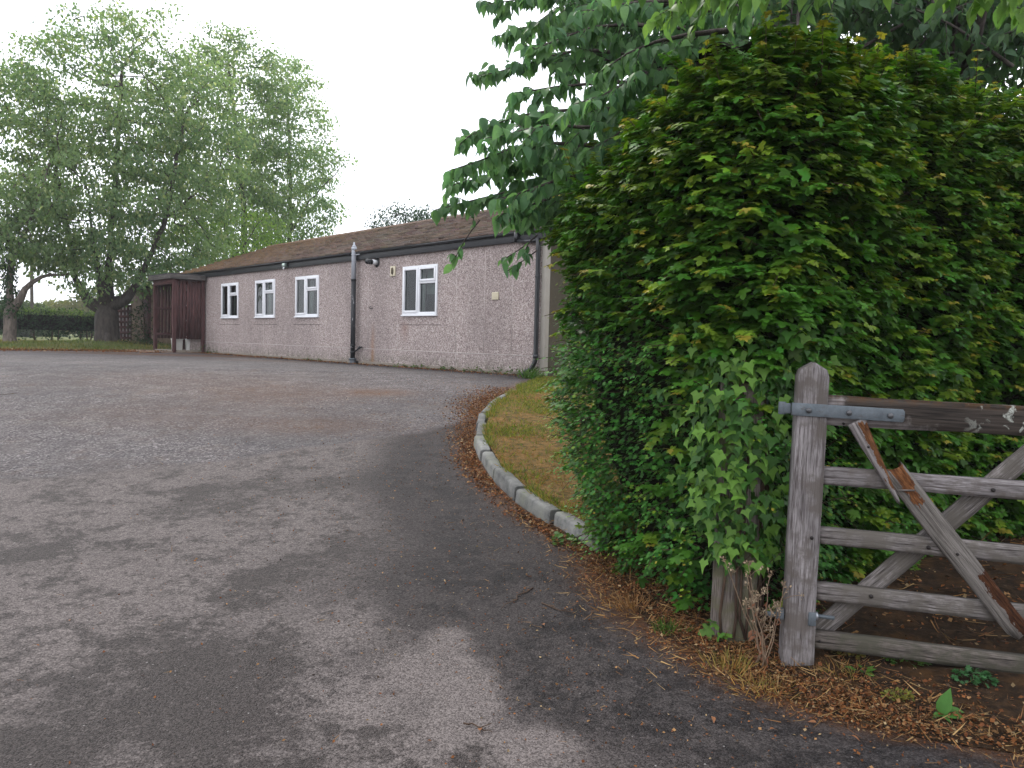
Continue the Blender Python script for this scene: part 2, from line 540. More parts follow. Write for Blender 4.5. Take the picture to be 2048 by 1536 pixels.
def on_wall(u, t=0.0, z=0.0):
    return WO + (S0 - u) * D + INW * t + np.array([0, 0, .9 + z])


bld = thing('prefab_building', 'long low pebbledash bungalow with brown tiled roof and four white windows', 'building', B_ORG, B_ROT)
WL, WD = S0 - 9.45, 6.3                                    # length, depth
EZ = 2.38                                                  # wall height to the fascia

# pebbledash
g = G('pebbledash')
o = g.obj()
v1 = g.voro(o, 56, 'Color'); v1d = g.voro(o, 56, 'Distance')
k = g.sep(v1)[0]
c = g.ramp(k, [(0.0, (.10, .08, .076)), (.2, (.265, .216, .200)), (.5, (.405, .341, .316)), (.8, (.54, .47, .438)), (1.0, (.70, .63, .60))])
c = g.mix(g.ramp(v1d, [(.34, 0.0), (.66, .6)]), c, (.29, .225, .22))
sx, sy, sz = g.sep(o)[0], g.sep(o)[1], g.sep(o)[2]
big = g.noise(g.map(o, (1, 1, .5)), .9, 5, .6)
c = g.mix(g.ramp(big, [(.35, .42), (.62, 0.0)]), c, (.17, .14, .135))
drip = g.noise(g.map(o, (5, 5, .25)), 1.0, 5, .6)
c = g.mix(g.math('MULTIPLY', g.ramp(drip, [(.54, 0.0), (.74, .30)]), g.ramp(sz, [(.25, 1.0), (.8, .35)])), c, (.13, .11, .10))
# rust run below the wall hook, green damp at the foot
dx = g.math('SUBTRACT', sx, g.math('MULTIPLY_ADD', g.noise(g.map(o, (0, 0, 3)), 1.0, 3), .10, 11.66))
rs = g.math('POWER', 2.718, g.math('MULTIPLY', g.math('MULTIPLY', dx, dx), -220.0))
rs = g.math('MULTIPLY', rs, g.ramp(sz, [(0.0, 1.0), (.55, .55), (1.0, 0.0)]))
c = g.mix(g.math('MULTIPLY', rs, .75), c, (.27, .13, .055))
dx2 = g.math('SUBTRACT', sx, 12.95)
rs2 = g.math('MULTIPLY', g.math('POWER', 2.718, g.math('MULTIPLY', g.math('MULTIPLY', dx2, dx2), -60.0)), g.ramp(sz, [(.45, 0.0), (.85, .4), (1.0, 0.0)]))
c = g.mix(rs2, c, (.25, .13, .09))
gm = g.math('MULTIPLY', g.ramp(sz, [(.02, 1.0), (.32, 0.0)]), g.ramp(g.noise(o, 7, 6, .65), [(.4, 0.0), (.62, 1.0)]))
c = g.mix(g.math('MULTIPLY', gm, .7), c, (.085, .085, .05))
M_peb = g.done(g.pbr(c, .92, g.bump(g.math('SUBTRACT', 1.0, v1d), .7, .012), spec=.2))
M_joint = plain('joint_filler', (.46, .405, .385), .9, .2, var=.2, scale=9)
M_crack = plain('crack_dirt', (.07, .06, .055), .9, .1)
M_plinth = plain('plinth_concrete', (.20, .17, .14), .9, .2, var=.35, scale=4)
M_black = plain('black_paint', (.016, .017, .020), .45, .4, var=.3, scale=3)
M_blackpl = plain('black_plastic', (.012, .013, .016), .35, .5)
M_upvc = plain('white_upvc', (.74, .75, .78), .35, .5, var=.03, scale=2)
M_dark = plain('rubber_seal', (.03, .03, .03), .7, .3)
M_inner = plain('room_plaster', (.10, .105, .10), .9, .2)
M_blind = plain('blind_fabric', (.40, .42, .40), .8, .2, var=.05)
M_cream = plain('cream_plastic', (.60, .54, .40), .5, .4, var=.08)
M_grey = plain('grey_pipe_paint', (.36, .38, .42), .5, .35, var=.12, scale=5)
g = G('galvanised_steel')
n1 = g.noise(g.obj(), 24, 7, .7); n2 = g.noise(g.map(g.obj(), (2, 1, 9)), 7, 6, .7)
c = g.mix(g.ramp(n1, [(.3, 0.0), (.7, 1.0)]), (.065, .078, .090), (.130, .150, .168))
c = g.mix(g.ramp(n2, [(.56, 0.0), (.70, .75)]), c, (.060, .040, .028))
M_galv = g.done(g.pbr(c, g.math('MULTIPLY_ADD', n1, .3, .4), spec=.4, metal=.2))
M_mortar = plain('pale_corner_trim', (.33, .305, .27), .85, .2, var=.15)

g = G('window_glass')
gl = g.n('ShaderNodeBsdfGlossy', {'Color': (.9, .93, .95, 1), 'Roughness': .015}).outputs[0]
tr = g.n('ShaderNodeBsdfTransparent', {'Color': (.50, .57, .55, 1)}).outputs[0]
fr = g.n('ShaderNodeFresnel', {'IOR': 1.40}).outputs[0]
M_glass = g.done(g.n('ShaderNodeMixShader', {0: g.math('MULTIPLY', fr, 1.0, clamp=True), 1: tr, 2: gl}).outputs[0])

WIN = [(3.29, 1.11), (5.65, 1.11), (8.04, 1.11), (12.87, 1.11)]    # left edge u, sill height
WW, WH = 1.21, 1.02
# front wall with openings: columns of quads, reveals 90 mm deep
mb = MB()
us = [.2]
for (u, z) in WIN: us += [u, u + WW]
us.append(WL)
z0, z1 = WIN[0][1], WIN[0][1] + WH
for a, b in zip(us[:-1], us[1:]):
    opening = any(abs(a - u) < 1e-6 for u, _ in WIN)
    if opening:
        mb.quad((a, 0, .06), (b, 0, .06), (b, 0, z0), (a, 0, z0))
        mb.quad((a, 0, z1), (b, 0, z1), (b, 0, EZ + .2), (a, 0, EZ + .2))
        for (p, q) in (((a, z0), (b, z0)), ((b, z0), (b, z1)), ((b, z1), (a, z1)), ((a, z1), (a, z0))):
            mb.quad((p[0], 0, p[1]), (q[0], 0, q[1]), (q[0], .11, q[1]), (p[0], .11, p[1]))
    else:
        mb.quad((a, 0, .06), (b, 0, .06), (b, 0, EZ + .2), (a, 0, EZ + .2))
# back and far end
mb.quad((WL, WD, .0), (.2, WD, .0), (.2, WD, EZ + .2), (WL, WD, EZ + .2))
mb.quad((.2, WD, .0), (.2, 0, .0), (.2, 0, EZ + .2), (.2, WD, EZ + .2))
RZ = 3.80                                                   # ridge height
mb.add([(.2, 0, EZ + .2), (.2, WD, EZ + .2), (.2, WD / 2, RZ - .1)], [(0, 2, 1)])
# joints: pale fillets standing 3 mm proud
zl = .353
J = 1


def strip(u0, u1, za, zb, t=-.003, mi=1): mb.box((u0, t, za), (u1, .001, zb), mi)


strip(.25, 10.94, zl - .007, zl + .007); strip(11.16, WL - .12, zl - .007, zl + .007)
for s, top in ((21.52, 1.0), (20.45, 1.0), (19.1, .9), (17.0, 1.0), (16.71, .95), (15.11, 1.9), (13.91, .95), (11.91, 2.2), (11.06, 2.3), (10.29, 2.3), (25.3, 2.2), (23.9, .95)):
    strip(S0 - s - .005, S0 - s + .005, zl + .008, top)
for s in (22.9, 21.2, 18.9, 16.3, 13.2, 11.9):
    strip(S0 - s - .005, S0 - s + .005, .075, zl - .008)
for (u, z) in WIN:
    strip(u - .12, u + WW + .12, z - .215, z - .206, mi=2)
mb.build('front_wall', [M_peb, M_joint, M_crack], bld)
# near end wall: plainer, darker render, with pale corner trim
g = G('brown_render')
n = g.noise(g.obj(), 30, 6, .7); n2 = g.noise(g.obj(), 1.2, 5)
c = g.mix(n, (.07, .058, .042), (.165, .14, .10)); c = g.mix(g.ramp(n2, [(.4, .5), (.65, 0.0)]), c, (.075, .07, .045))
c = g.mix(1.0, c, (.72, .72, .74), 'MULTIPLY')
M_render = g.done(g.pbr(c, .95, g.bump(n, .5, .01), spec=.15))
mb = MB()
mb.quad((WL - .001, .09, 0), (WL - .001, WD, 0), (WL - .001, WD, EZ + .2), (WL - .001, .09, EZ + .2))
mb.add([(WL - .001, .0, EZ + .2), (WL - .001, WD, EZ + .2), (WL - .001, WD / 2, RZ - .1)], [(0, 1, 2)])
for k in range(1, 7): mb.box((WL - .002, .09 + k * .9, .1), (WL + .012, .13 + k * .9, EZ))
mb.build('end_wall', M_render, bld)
mb = MB(); mb.box((WL - .10, -.006, .02), (WL + .015, .092, EZ)); mb.build('corner_trim', M_mortar, bld, bevel=.006)
mb = MB(); mb.box((.2, -.02, -.12), (10.96, .05, .062)); mb.box((11.14, -.02, -.12), (WL - .11, .05, .062)); mb.build('plinth', M_plinth, bld, bevel=.008)
# room interior seen through the panes
mb = MB()
mb.quad((.3, 2.6, 0), (WL - .2, 2.6, 0), (WL - .2, 2.6, EZ), (.3, 2.6, EZ))
mb.quad((.3, .12, .02), (WL - .2, .12, .02), (WL - .2, 2.6, .02), (.3, 2.6, .02))
mb.quad((.3, .12, EZ), (.3, 2.6, EZ), (WL - .2, 2.6, EZ), (WL - .2, .12, EZ))
for uu in (.3, 4.9, 7.2, 10.2, WL - .2): mb.quad((uu, .12, 0), (uu, 2.6, 0), (uu, 2.6, EZ), (uu, .12, EZ))
for a, b in zip(us[:-1], us[1:]):
    if not any(abs(a - u) < 1e-6 for u, _ in WIN): mb.quad((a, .115, 0), (b, .115, 0), (b, .115, EZ), (a, .115, EZ))
mb.build('interior', M_inner, bld)


def window(u, z, tag_l):
    """white plastic window: fixed left light in a sash, small opener over a fixed light on the right"""
    fr_ = MB()
    F, d0, d1 = .055, -.028, .07
    fr_.box((u, d0, z), (u + F, d1, z + WH)); fr_.box((u + WW - F, d0, z), (u + WW, d1, z + WH))
    fr_.box((u + F, d0, z), (u + WW - F, d1, z + F)); fr_.box((u + F, d0, z + WH - F), (u + WW - F, d1, z + WH))
    mx = u + .585
    fr_.box((mx - .03, d0 + .001, z + F), (mx + .03, d1 - .001, z + WH - F))
    tz = z + WH * .655
    fr_.box((mx + .03, d0 + .002, tz - .028), (u + WW - F, d1 - .002, tz + .028))
    w = fr_.build('window', M_upvc, bld, bevel=.007)
    if tag_l: w['label'] = tag_l
    def sash(x0, x1, a, b, wd=.045, out=.018):
        s_ = MB()
        s_.box((x0, d0 - out, a), (x0 + wd, .03, b)); s_.box((x1 - wd, d0 - out, a), (x1, .03, b))
        s_.box((x0 + wd, d0 - out, a), (x1 - wd, .03, a + wd)); s_.box((x0 + wd, d0 - out, b - wd), (x1 - wd, .03, b))
        s_.build('sash', M_upvc, w, bevel=.006)
    sash(u + F - .012, mx - .022, z + F - .012, z + WH - F + .012)
    sash(mx + .022, u + WW - F + .012, tz + .018, z + WH - F + .012)
    def pane(x0, x1, a, b, t):
        p_ = MB(); p_.quad((x0, t, a), (x1, t, a), (x1, t, b), (x0, t, b)); p_.build('pane', M_glass, w)
        s_ = MB(); e = .006
        for (A, B) in (((x0, a), (x1, a + e)), ((x0, b - e), (x1, b)), ((x0, a + e), (x0 + e, b - e)), ((x1 - e, a + e), (x1, b - e))):
            s_.box((A[0], t - .002, A[1]), (B[0], t + .004, B[1]))
        s_.build('seal', M_dark, w)
    pane(u + F + .033, mx - .067, z + F + .033, z + WH - F - .033, -.006)
    pane(mx + .067, u + WW - F - .033, tz + .063, z + WH - F - .033, -.006)
    pane(mx + .03, u + WW - F, z + F, tz - .028, .012)
    s_ = MB(); s_.box((u - .01, -.055, z - .032), (u + WW + .01, .08, z - .001)); s_.build('sill', M_upvc, w, bevel=.006)
    return w


for i_, (u, z) in enumerate(WIN):
    w = window(u, z, None)
    if i_ == 3:
        b_ = MB()
        b_.box((u + .62, .16, z + .43), (u + 1.15, .17, z + .95)); b_.build('blind', M_blind, w)
        b_ = MB()
        b_.box((u + .1, .30, z + .03), (u + .38, .32, z + .9)); b_.build('curtain', M_blind, w)
    elif i_ < 3:
        b_ = MB(); b_.box((u + .05, .35, z + .02), (u + .16 + .05 * i_, .37, z + .95)); b_.build('curtain', M_blind, w)

# roof: courses of interlocking tiles, front and back slope
g = G('roof_tile')
o = g.obj()
tc = g.attr('tint', 'Color')
n = g.noise(g.pos(), 9, 6, .65)
nb = g.noise(g.pos(), .6, 5)
c = g.mix(n, g.mix(1.0, tc, (.55, .55, .55), 'MULTIPLY'), g.mix(1.0, tc, (1.4, 1.35, 1.3), 'MULTIPLY'))
moss = g.math('MULTIPLY', g.ramp(g.sep(o)[0], [(.0, 1.0), (.35, .9), (.75, .3), (1.0, .15)]), g.ramp(g.noise(g.pos(), 16, 6, .7), [(.42, 0.0), (.62, 1.0)]))
moss_u = g.n('ShaderNodeMapRange', {'Value': g.sep(o)[0], 'From Min': 0.0, 'From Max': 9.0, 'To Min': 1.0, 'To Max': .10}).outputs[0]
moss = g.math('MULTIPLY', moss_u, g.ramp(g.noise(g.pos(), 11, 6, .7), [(.40, 0.0), (.60, 1.0)]))
c = g.mix(moss, c, (.21, .115, .045))
c = g.mix(g.ramp(g.noise(g.pos(), 60, 3), [(.62, 0.0), (.7, .5)]), c, (.28, .26, .22))
M_tile = g.done(g.pbr(c, .9, g.bump(n, .4, .01), spec=.2))
TE, TZ0 = -.10, 2.565                                      # eave edge
slope_len = math.hypot(WD / 2 - TE, RZ - TZ0)
ex, ez = (WD / 2 - TE) / slope_len, (RZ - TZ0) / slope_len
rows = 13
gauge = slope_len / rows
U0, U1 = -.15, WL + .25
V, F, TI = [], [], []
nv = 0
r_ = np.random.default_rng(3)
tw = .30
for side in (0, 1):
    for k in range(rows):
        off = .5 * tw * (k % 2)
        ue = U0
        edges = [U0]
        x = U0 + tw - off
        while x < U1 - .02: edges.append(x); x += tw
        edges.append(U1)
        for a, b in zip(edges[:-1], edges[1:]):
            h = .040 + r_.normal(0, .005); sk = r_.normal(0, .004)
            s0, s1 = k * gauge - .018 + r_.normal(0, .004), (k + 1) * gauge + .03
            tint = np.array([.108, .083, .069]) * r_.uniform(.65, 1.35) * (1 + r_.normal(0, .05, 3))
            pts = []
            for (uu, hh) in ((a + .003, h), (.5 * (a + b), h + .008), (b - .003, h + sk)):
                for (ss, lift) in ((s0, hh), (s1, .004)):
                    yy, zz = TE + ss * ex - lift * ez, TZ0 + ss * ez + lift * ex
                    pts.append((uu, yy if side == 0 else WD - yy, zz))
                yy, zz = TE + s0 * ex - 0.0, TZ0 + s0 * ez
                pts.append((uu, yy if side == 0 else WD - yy, zz))
            V += pts
            q = [(0, 3, 4, 1), (3, 6, 7, 4), (2, 5, 3, 0), (5, 8, 6, 3), (0, 1, 1, 2)]
            F += [tuple(i + nv for i in f) for f in q[:4]]
            nv += 9; TI += [tint] * 9
roof = mesh_obj('roof', V, [np.array(F)], M_tile, bld, attrs={'tint': np.array(TI)})
mb = MB()
x = U0
while x < U1 - .1:
    x2 = min(x + .42, U1)
    prof = [(WD / 2 + .13 * math.cos(a_), RZ - .03 + .085 * math.sin(a_)) for a_ in np.linspace(.1, math.pi - .1, 7)]
    vv = [(x + .004, p, q + .003) for p, q in prof] + [(x2 + .01, p, q + .012) for p, q in prof]
    mb.add(vv, [(j, j + 1, j + 8, j + 7) for j in range(6)])
    x = x2
mb.build('ridge', M_tile, roof, attrs={'tint': np.tile([.12, .085, .07], (mb.n, 1))})
# underlay slabs so no light leaks between tiles
mb = MB()
mb.add([(U0 + .03, TE + .03, TZ0 - .004), (U1 - .03, TE + .03, TZ0 - .004), (U1 - .03, WD / 2, RZ - .012), (U0 + .03, WD / 2, RZ - .012), (U0 + .03, WD - TE - .03, TZ0 - .004), (U1 - .03, WD - TE - .03, TZ0 - .004)],
       [(0, 1, 2, 3), (3, 2, 5, 4)])
mb.build('underlay', M_black, roof)
# verge boards at both ends
mb = MB()
for uu in (U0 + .02, U1 - .045):
    mb = MB()
    for s_ in (0, 1):
        P4 = [(TE, TZ0 - .16), (TE, TZ0 - .008), (WD / 2, RZ - .018), (WD / 2, RZ - .18)]
        if s_: P4 = [(WD - p, q) for p, q in P4]
        vv = [(uu, p, q) for p, q in P4] + [(uu + .025, p, q) for p, q in P4]
        mb.add(vv, [(0, 1, 2, 3), (7, 6, 5, 4), (0, 4, 5, 1), (1, 5, 6, 2), (2, 6, 7, 3), (3, 7, 4, 0)])
    mb.build('bargeboard', M_black, bld)
mb = MB()
mb.box((U0 + .02, -.062, EZ - .005), (U1 - .02, -.036, TZ0 + .015))
mb.box((U0 + .02, -.036, EZ + .005), (U1 - .02, -.001, EZ + .03))
mb.build('fascia', M_black, bld, bevel=.004)
mb = MB()
an = np.linspace(math.pi, 2 * math.pi, 9)
prof = [(-.103 + .038 * math.cos(a_), TZ0 - .02 + .045 * math.sin(a_)) for a_ in an] + [(-.103 + .034 * math.cos(a_), TZ0 - .02 + .041 * math.sin(a_)) for a_ in an[::-1]]
for (ua, ub) in ((U0 + .02, 10.88), (11.22, U1 - .02)):
    vv = [(ua, p, q) for p, q in prof] + [(ub, p, q) for p, q in prof]; m_ = len(prof)
    mb.add(vv, [(j, (j + 1) % m_, (j + 1) % m_ + m_, j + m_) for j in range(m_)] + [tuple(range(m_))[::-1], tuple(range(m_, 2 * m_))])
mb.build('gutter', M_blackpl, bld)

# soil vent pipe: grey upper length, flaking black lower length
g = G('flaking_black_paint')
f = g.ramp(g.noise(g.map(g.obj(), (1, 1, .45)), 9, 5, .6, .8), [(.60, 0.0), (.64, 1.0)])
c = g.mix(f, (.018, .019, .023), (.36, .36, .37))
M_flake = g.done(g.pbr(c, .55, spec=.4))
pu, pt = 11.05, -.115
sp = MB(); sp.tube([(pu, pt, .0), (pu, pt, 1.93)], .056, 16); s_pipe = sp.build('soil_pipe', M_flake, bld, smooth=False)
sp = MB(); sp.tube([(pu, pt, 1.90), (pu, pt, 2.55), (pu, pt, 2.66)], .055, 16); sp.tube([(pu, pt, 2.60), (pu, pt, 2.665)], .060, 16)
sp.tube([(pu, pt, 2.66), (pu, pt, 2.70), (pu, pt, 2.73), (pu, pt, 2.78)], [.058, .04, .022, .015], 12); sp.build('vent_stack', M_grey, s_pipe)
sp = MB(); sp.tube([(pu, pt, -.06), (pu, pt, .10)], .074, 16); sp.tube([(pu, pt, .08), (pu, pt, .125)], .085, 16); sp.build('socket', M_galv, s_pipe)
for zz in (.24, .40, 1.905):
    sp = MB(); sp.tube([(pu, pt, zz), (pu, pt, zz + .04)], .063, 16); sp.build('collar', M_black, s_pipe)
sp = MB(); sp.tube([(pu, pt, 2.48), (pu, pt, 2.505)], .060, 16); sp.box((pu + .05, pt - .004, 2.482), (pu + .24, pt + .004, 2.502)); sp.build('bracket', M_grey, s_pipe)
sp = MB(); sp.tube([(pu + .05, pt, .27), (pu + .14, pt + .02, .31), (pu + .22, pt + .05, .37), (pu + .25, pt + .1, .39)], .018, 8); sp.tube([(pu + .19, pt + .03, .35), (pu + .24, pt + .05, .385)], .028, 8); sp.build('branch_pipe', M_black, s_pipe)
sp = MB(); sp.tube([(pu + .066, pt, z_) for z_ in (.45, .8, 1.0, 1.15, 1.5, 1.9, 2.3)], .005, 5); sp.build('cable', M_black, s_pipe)
# boiler flue
fl = MB(); fl.tube([(11.84, -.012, 2.285), (11.84, .0, 2.285)], .105, 20); fl.tube([(11.84, -.02, 2.285), (11.84, -.005, 2.285)], .085, 20)
flue = fl.build('boiler_flue', M_blackpl, bld)
fl = MB(); fl.tube([(11.84, -.0, 2.285), (11.84, -.13, 2.285)], .055, 16); fl.build('flue_sleeve', M_upvc, flue)
fl = MB(); fl.tube([(11.84, -.12, 2.285), (11.84, -.29, 2.285)], .048, 14)
for q in (.15, .2, .25): fl.tube([(11.84, -q, 2.285), (11.84, -q - .015, 2.285)], .062, 14)
fl.build('flue_terminal', M_blackpl, flue)
# vent plate with oval louvre
vp = MB(); vp.box((12.40, -.03, 1.95), (12.58, 0, 2.17)); vent = vp.build('vent', M_cream, bld, bevel=.008)
vp = MB()
ring = [(12.49 + .045 * math.cos(a_), 2.06 + .078 * math.sin(a_)) for a_ in np.linspace(0, 2 * math.pi, 20, endpoint=False)]
vp.add([(p, -.037, q) for p, q in ring] + [(p, -.02, q) for p, q in ring], [tuple(range(20))] + [(j, (j + 1) % 20, (j + 1) % 20 + 20, j + 20) for j in range(20)])
for q in np.linspace(-.03, .03, 4): vp.box((12.49 + q - .003, -.043, 2.0), (12.49 + q + .003, -.036, 2.12))
vp.build('louvre', plain('brown_plastic', (.12, .095, .06), .5), vent)
# small ribbed cream plate
vp = MB(); vp.box((15.76, -.022, 1.365), (15.94, 0, 1.505))
for q in range(5): vp.box((15.775, -.03, 1.38 + q * .025), (15.925, -.0215, 1.392 + q * .025))
vp.build('airbrick', M_cream, bld, bevel=.004)
# security light
vp = MB(); vp.box((7.54, -.15, 2.40), (7.70, -.065, 2.50)); lamp = vp.build('security_light', plain('green_grey_metal', (.10, .13, .12), .4), bld, bevel=.01)
vp = MB(); vp.box((7.555, -.158, 2.412), (7.685, -.1505, 2.488)); vp.build('lens', plain('milky_lens', (.55, .66, .6), .2), lamp)
vp = MB(); vp.tube([(7.62, -.13, 2.40), (7.62, -.15, 2.34)], .022, 8); vp.build('sensor', M_upvc, lamp)
# wall hook
a_ = np.linspace(.6, 5.6, 12)
vp = MB(); vp.tube([(11.67 + .028 * math.cos(q), -.05, 1.28 + .028 * math.sin(q)) for q in a_], .008, 6); vp.tube([(11.695, 0, 1.265), (11.69, -.05, 1.262)], .008, 6); vp.build('hook', M_black, bld)
# rainwater pipe at the near corner, with outlet
vp = MB()
cu = WL - .14
vp.tube([(cu + .01, -.09, 2.40), (cu + .01, -.075, 2.2), (cu + .01, -.075, .32), (cu + .0, -.085, .24), (cu - .06, -.11, .12), (cu - .13, -.14, .09), (cu - .19, -.16, .03), (cu - .21, -.17, -.03)], .042, 14)
dp = vp.build('downpipe', M_blackpl, bld)
for p_, q_ in (((cu + .01, -.075, 1.72), (cu + .01, -.075, 1.75)), ((cu + .01, -.075, .32), (cu + .01, -.075, .38)), ((cu - .125, -.138, .093), (cu - .15, -.146, .07))):
    vp = MB(); vp.tube([p_, q_], .05, 14); vp.build('clip', M_blackpl, dp)
vp = MB(); vp.tube([(WL - .66, -.103, 2.54), (WL - .66, -.103, 2.36)], .05, 14); vp.tube([(WL - .66, -.103, 2.38), (WL - .3, -.09, 2.36), (cu + .01, -.085, 2.36)], .036, 10); vp.build('outlet', M_blackpl, dp)
vp = MB(); vp.tube([(.55, -.05, 2.36), (.55, -.15, 2.34)], .05, 10); vp.build('alarm_sounder', M_blackpl, bld)

# ================================================================== TIMBER PORCH
M_red = wood_mat('red_brown_stained_timber', (.048, .021, .021), (.125, .058, .056), gscale=.35)
M_fas = wood_mat('grey_fascia_timber', (.055, .050, .047), (.13, .115, .108), gscale=.4)
M_felt = plain('roof_felt', (.045, .045, .048), .9, .2)
M_slab = plain('concrete_slab', (.24, .18, .14), .9, .2, var=.3, scale=3)
POR = thing('timber_porch', 'dark red-brown slatted timber porch with flat felt roof against the bungalow wall', 'porch', on_wall(2.05, 0, 0), B_ROT)
# local frame as the building: x along the wall to the right, y into the wall; front at y=-1.0
px0, px1, py0 = -1.78, .02, -1.02


def board(name, a, b, mat=M_red, parent=POR, bevel=.004, **k):
    """box whose local X runs along its longest side, so the grain follows it"""
    a = np.array(a, float); b = np.array(b, float)
    ext = b - a; ax = int(np.argmax(ext)); c_ = (a + b) / 2
    perm = {0: (0, 1, 2), 1: (1, 2, 0), 2: (2, 0, 1)}[ax]
    Mx = np.eye(4)
    for j, p in enumerate(perm): Mx[:3, j] = np.eye(3)[p]
    Mx[:3, 3] = c_
    h = ext[list(perm)] / 2
    m_ = MB(); m_.box(-h, h)
    return m_.build(name, mat, parent, bevel=bevel, mat4=Matrix(Mx.tolist()))


for (xx, yy) in ((px0, py0), (px1 - .10, py0), (px1 - .10, -.14), (px0, -.14)):
    board('post', (xx, yy, -.02), (xx + .10, yy + .10, 2.27))
def slats(xc, y_a, y_b, z_a, z_b, wide, gap, drop):
    m_ = MB(); k = 0; yy = y_a
    while yy + wide < y_b + .01:
        m_.box((z_a + (k % 3) * .004, yy, xc), (z_b - ((k * 7) % 5) * .003, yy + wide, xc + .02)); yy += wide + (gap if k < drop else .006); k += 1
    Mx = Matrix(((0, 0, 1, 0), (0, 1, 0, 0), (1, 0, 0, 0), (0, 0, 0, 1)))      # mesh X -> up
    return m_.build('slat_panel', M_red, POR, mat4=Mx)


slats(px1 - .055, py0 + .11, -.15, .42, 2.26, .082, .026, 3)
slats(px0 + .05, py0 + .11, -.15, .42, 2.26, .082, .024, 9)
for xx in (px1 - .085, px0 + .075):
    for zz in (.52, 1.35, 2.12): board('rail', (xx, py0 + .10, zz), (xx + .028, -.14, zz + .08))
board('bench', (px0 + .12, -.42, .44), (px1 - .12, -.05, .48))
for k in range(3): board('back_board', (px0 + .10, -.035, .55 + k * .5), (px1 - .10, -.012, 1.0 + k * .5))
board('fascia', (px0 - .10, py0 - .12, 2.27), (px1 + .12, py0 - .09, 2.415), M_fas)
board('fascia', (px1 + .09, py0 - .089, 2.27), (px1 + .12, -.065, 2.415), M_fas)
board('fascia', (px0 - .10, py0 - .089, 2.27), (px0 - .07, -.065, 2.415), M_fas)
board('lintel', (px0 + .10, py0 + .01, 2.12), (px1 - .10, py0 + .05, 2.26))
m_ = MB(); m_.box((px0 - .11, py0 - .13, 2.416), (px1 + .13, -.066, 2.435)); m_.build('roof', M_felt, POR, bevel=.005)
m_ = MB(); m_.box((px0 - .06, py0 - .08, 2.275), (px1 + .08, -.07, 2.30)); m_.build('soffit', M_red, POR)
m_ = MB(); m_.box((px0 + .02, py0 + .02, -.05), (px1 - .02, -.01, .07)); m_.build('floor_slab', M_plinth, POR, bevel=.01)
sl = tag(mesh_obj('step_slab', *(lambda m: (np.concatenate(m.V), [np.array(m.P[4])]))((lambda m: (m.box((-2.6, -1.9, -.05), (.1, -1.05, .035)), m)[1])(MB())), M_slab, loc=on_wall(2.05), smooth=False), 'low pale concrete slab on the ground before the timber porch', 'slab')
sl.rotation_euler = (0, 0, B_ROT)
# things kept inside it
def kept_box(name, label, cat, lx, ly, w, d_, h, mat, lidmat):
    t = thing(name, label, cat, on_wall(2.05 + lx, ly, .07), B_ROT)
    m_ = MB(); m_.add([(-w / 2 + .015, -d_ / 2 + .015, 0), (w / 2 - .015, -d_ / 2 + .015, 0), (w / 2 - .015, d_ / 2 - .015, 0), (-w / 2 + .015, d_ / 2 - .015, 0), (-w / 2, -d_ / 2, h), (w / 2, -d_ / 2, h), (w / 2, d_ / 2, h), (-w / 2, d_ / 2, h)],
                      [(0, 3, 2, 1), (0, 1, 5, 4), (1, 2, 6, 5), (2, 3, 7, 6), (3, 0, 4, 7)]); m_.build('body', mat, t, bevel=.01)
    m_ = MB(); m_.box((-w / 2 - .012, -d_ / 2 - .012, h), (w / 2 + .012, d_ / 2 + .012, h + .03)); m_.build('lid', lidmat, t, bevel=.008)
    return t


kept_box('storage_box', 'pale grey storage box on the porch floor behind the slats', 'box', -.26, -.80, .30, .26, .33, plain('pale_plastic', (.50, .50, .47), .5), plain('pale_lid', (.55, .55, .52), .5))
kept_box('storage_tin', 'slim white tin standing beside the pale box in the porch', 'tin', -.26, -.47, .12, .12, .34, plain('white_enamel', (.62, .62, .60), .4), plain('white_lid', (.5, .5, .5), .4))

# ================================================================== BEYOND THE PORCH
ob = thing('outbuilding', 'small low brown rendered outbuilding behind the timber porch', 'shed', (-15.05, 30.35, .9), B_ROT)
g = G('stained_render')
n = g.noise(g.obj(), 2.5, 8, .65)
c = g.ramp(n, [(.35, (.075, .055, .04)), (.55, (.17, .125, .095)), (.7, (.24, .19, .15))])
M_st = g.done(g.pbr(c, .95, g.bump(n, .4, .02), spec=.15))
m_ = MB(); m_.box((0, 0, 0), (2.6, 1.8, 2.25)); m_.build('wall', M_st, ob, bevel=.01)
m_ = MB(); m_.box((-.1, -.12, 2.251), (2.7, 1.9, 2.36)); m_.build('roof', M_felt, ob, bevel=.01)
m_ = MB(); m_.box((1.6, -.012, .05), (2.35, .02, 1.95)); d_ = m_.build('door', M_red, ob)
m_ = MB(); m_.tube([(1.7, -.03, 1.0), (1.7, -.012, 1.0)], .03, 10); m_.build('handle', M_galv, d_)
# lattice screen between the big tree and the outbuilding
tr_ = thing('trellis_screen', 'red-brown lattice screen with pale backing beside the big tree trunk', 'trellis', (-15.95, 30.6, .95), R(-18))
M_pale = plain('pale_backing', (.42, .37, .38), .8, .2, var=.4, scale=5)
board('post', (.0, -.03, -.1), (.09, .06, 1.75), parent=tr_)
board('post', (1.10, -.03, -.1), (1.22, .06, 2.0), parent=tr_)
m_ = MB()
for k in range(6): m_.box((.12 + k * .17, -.012, .02), (.12 + k * .17 + .085, .008, 1.62))
for k in range(8): m_.box((.09, -.030, .05 + k * .21), (1.10, -.013, .05 + k * .21 + .10))
m_.build('lattice', M_red, tr_)
m_ = MB(); m_.box((.09, .02, .03), (1.10, .035, 1.6)); m_.build('backing', M_pale, tr_)
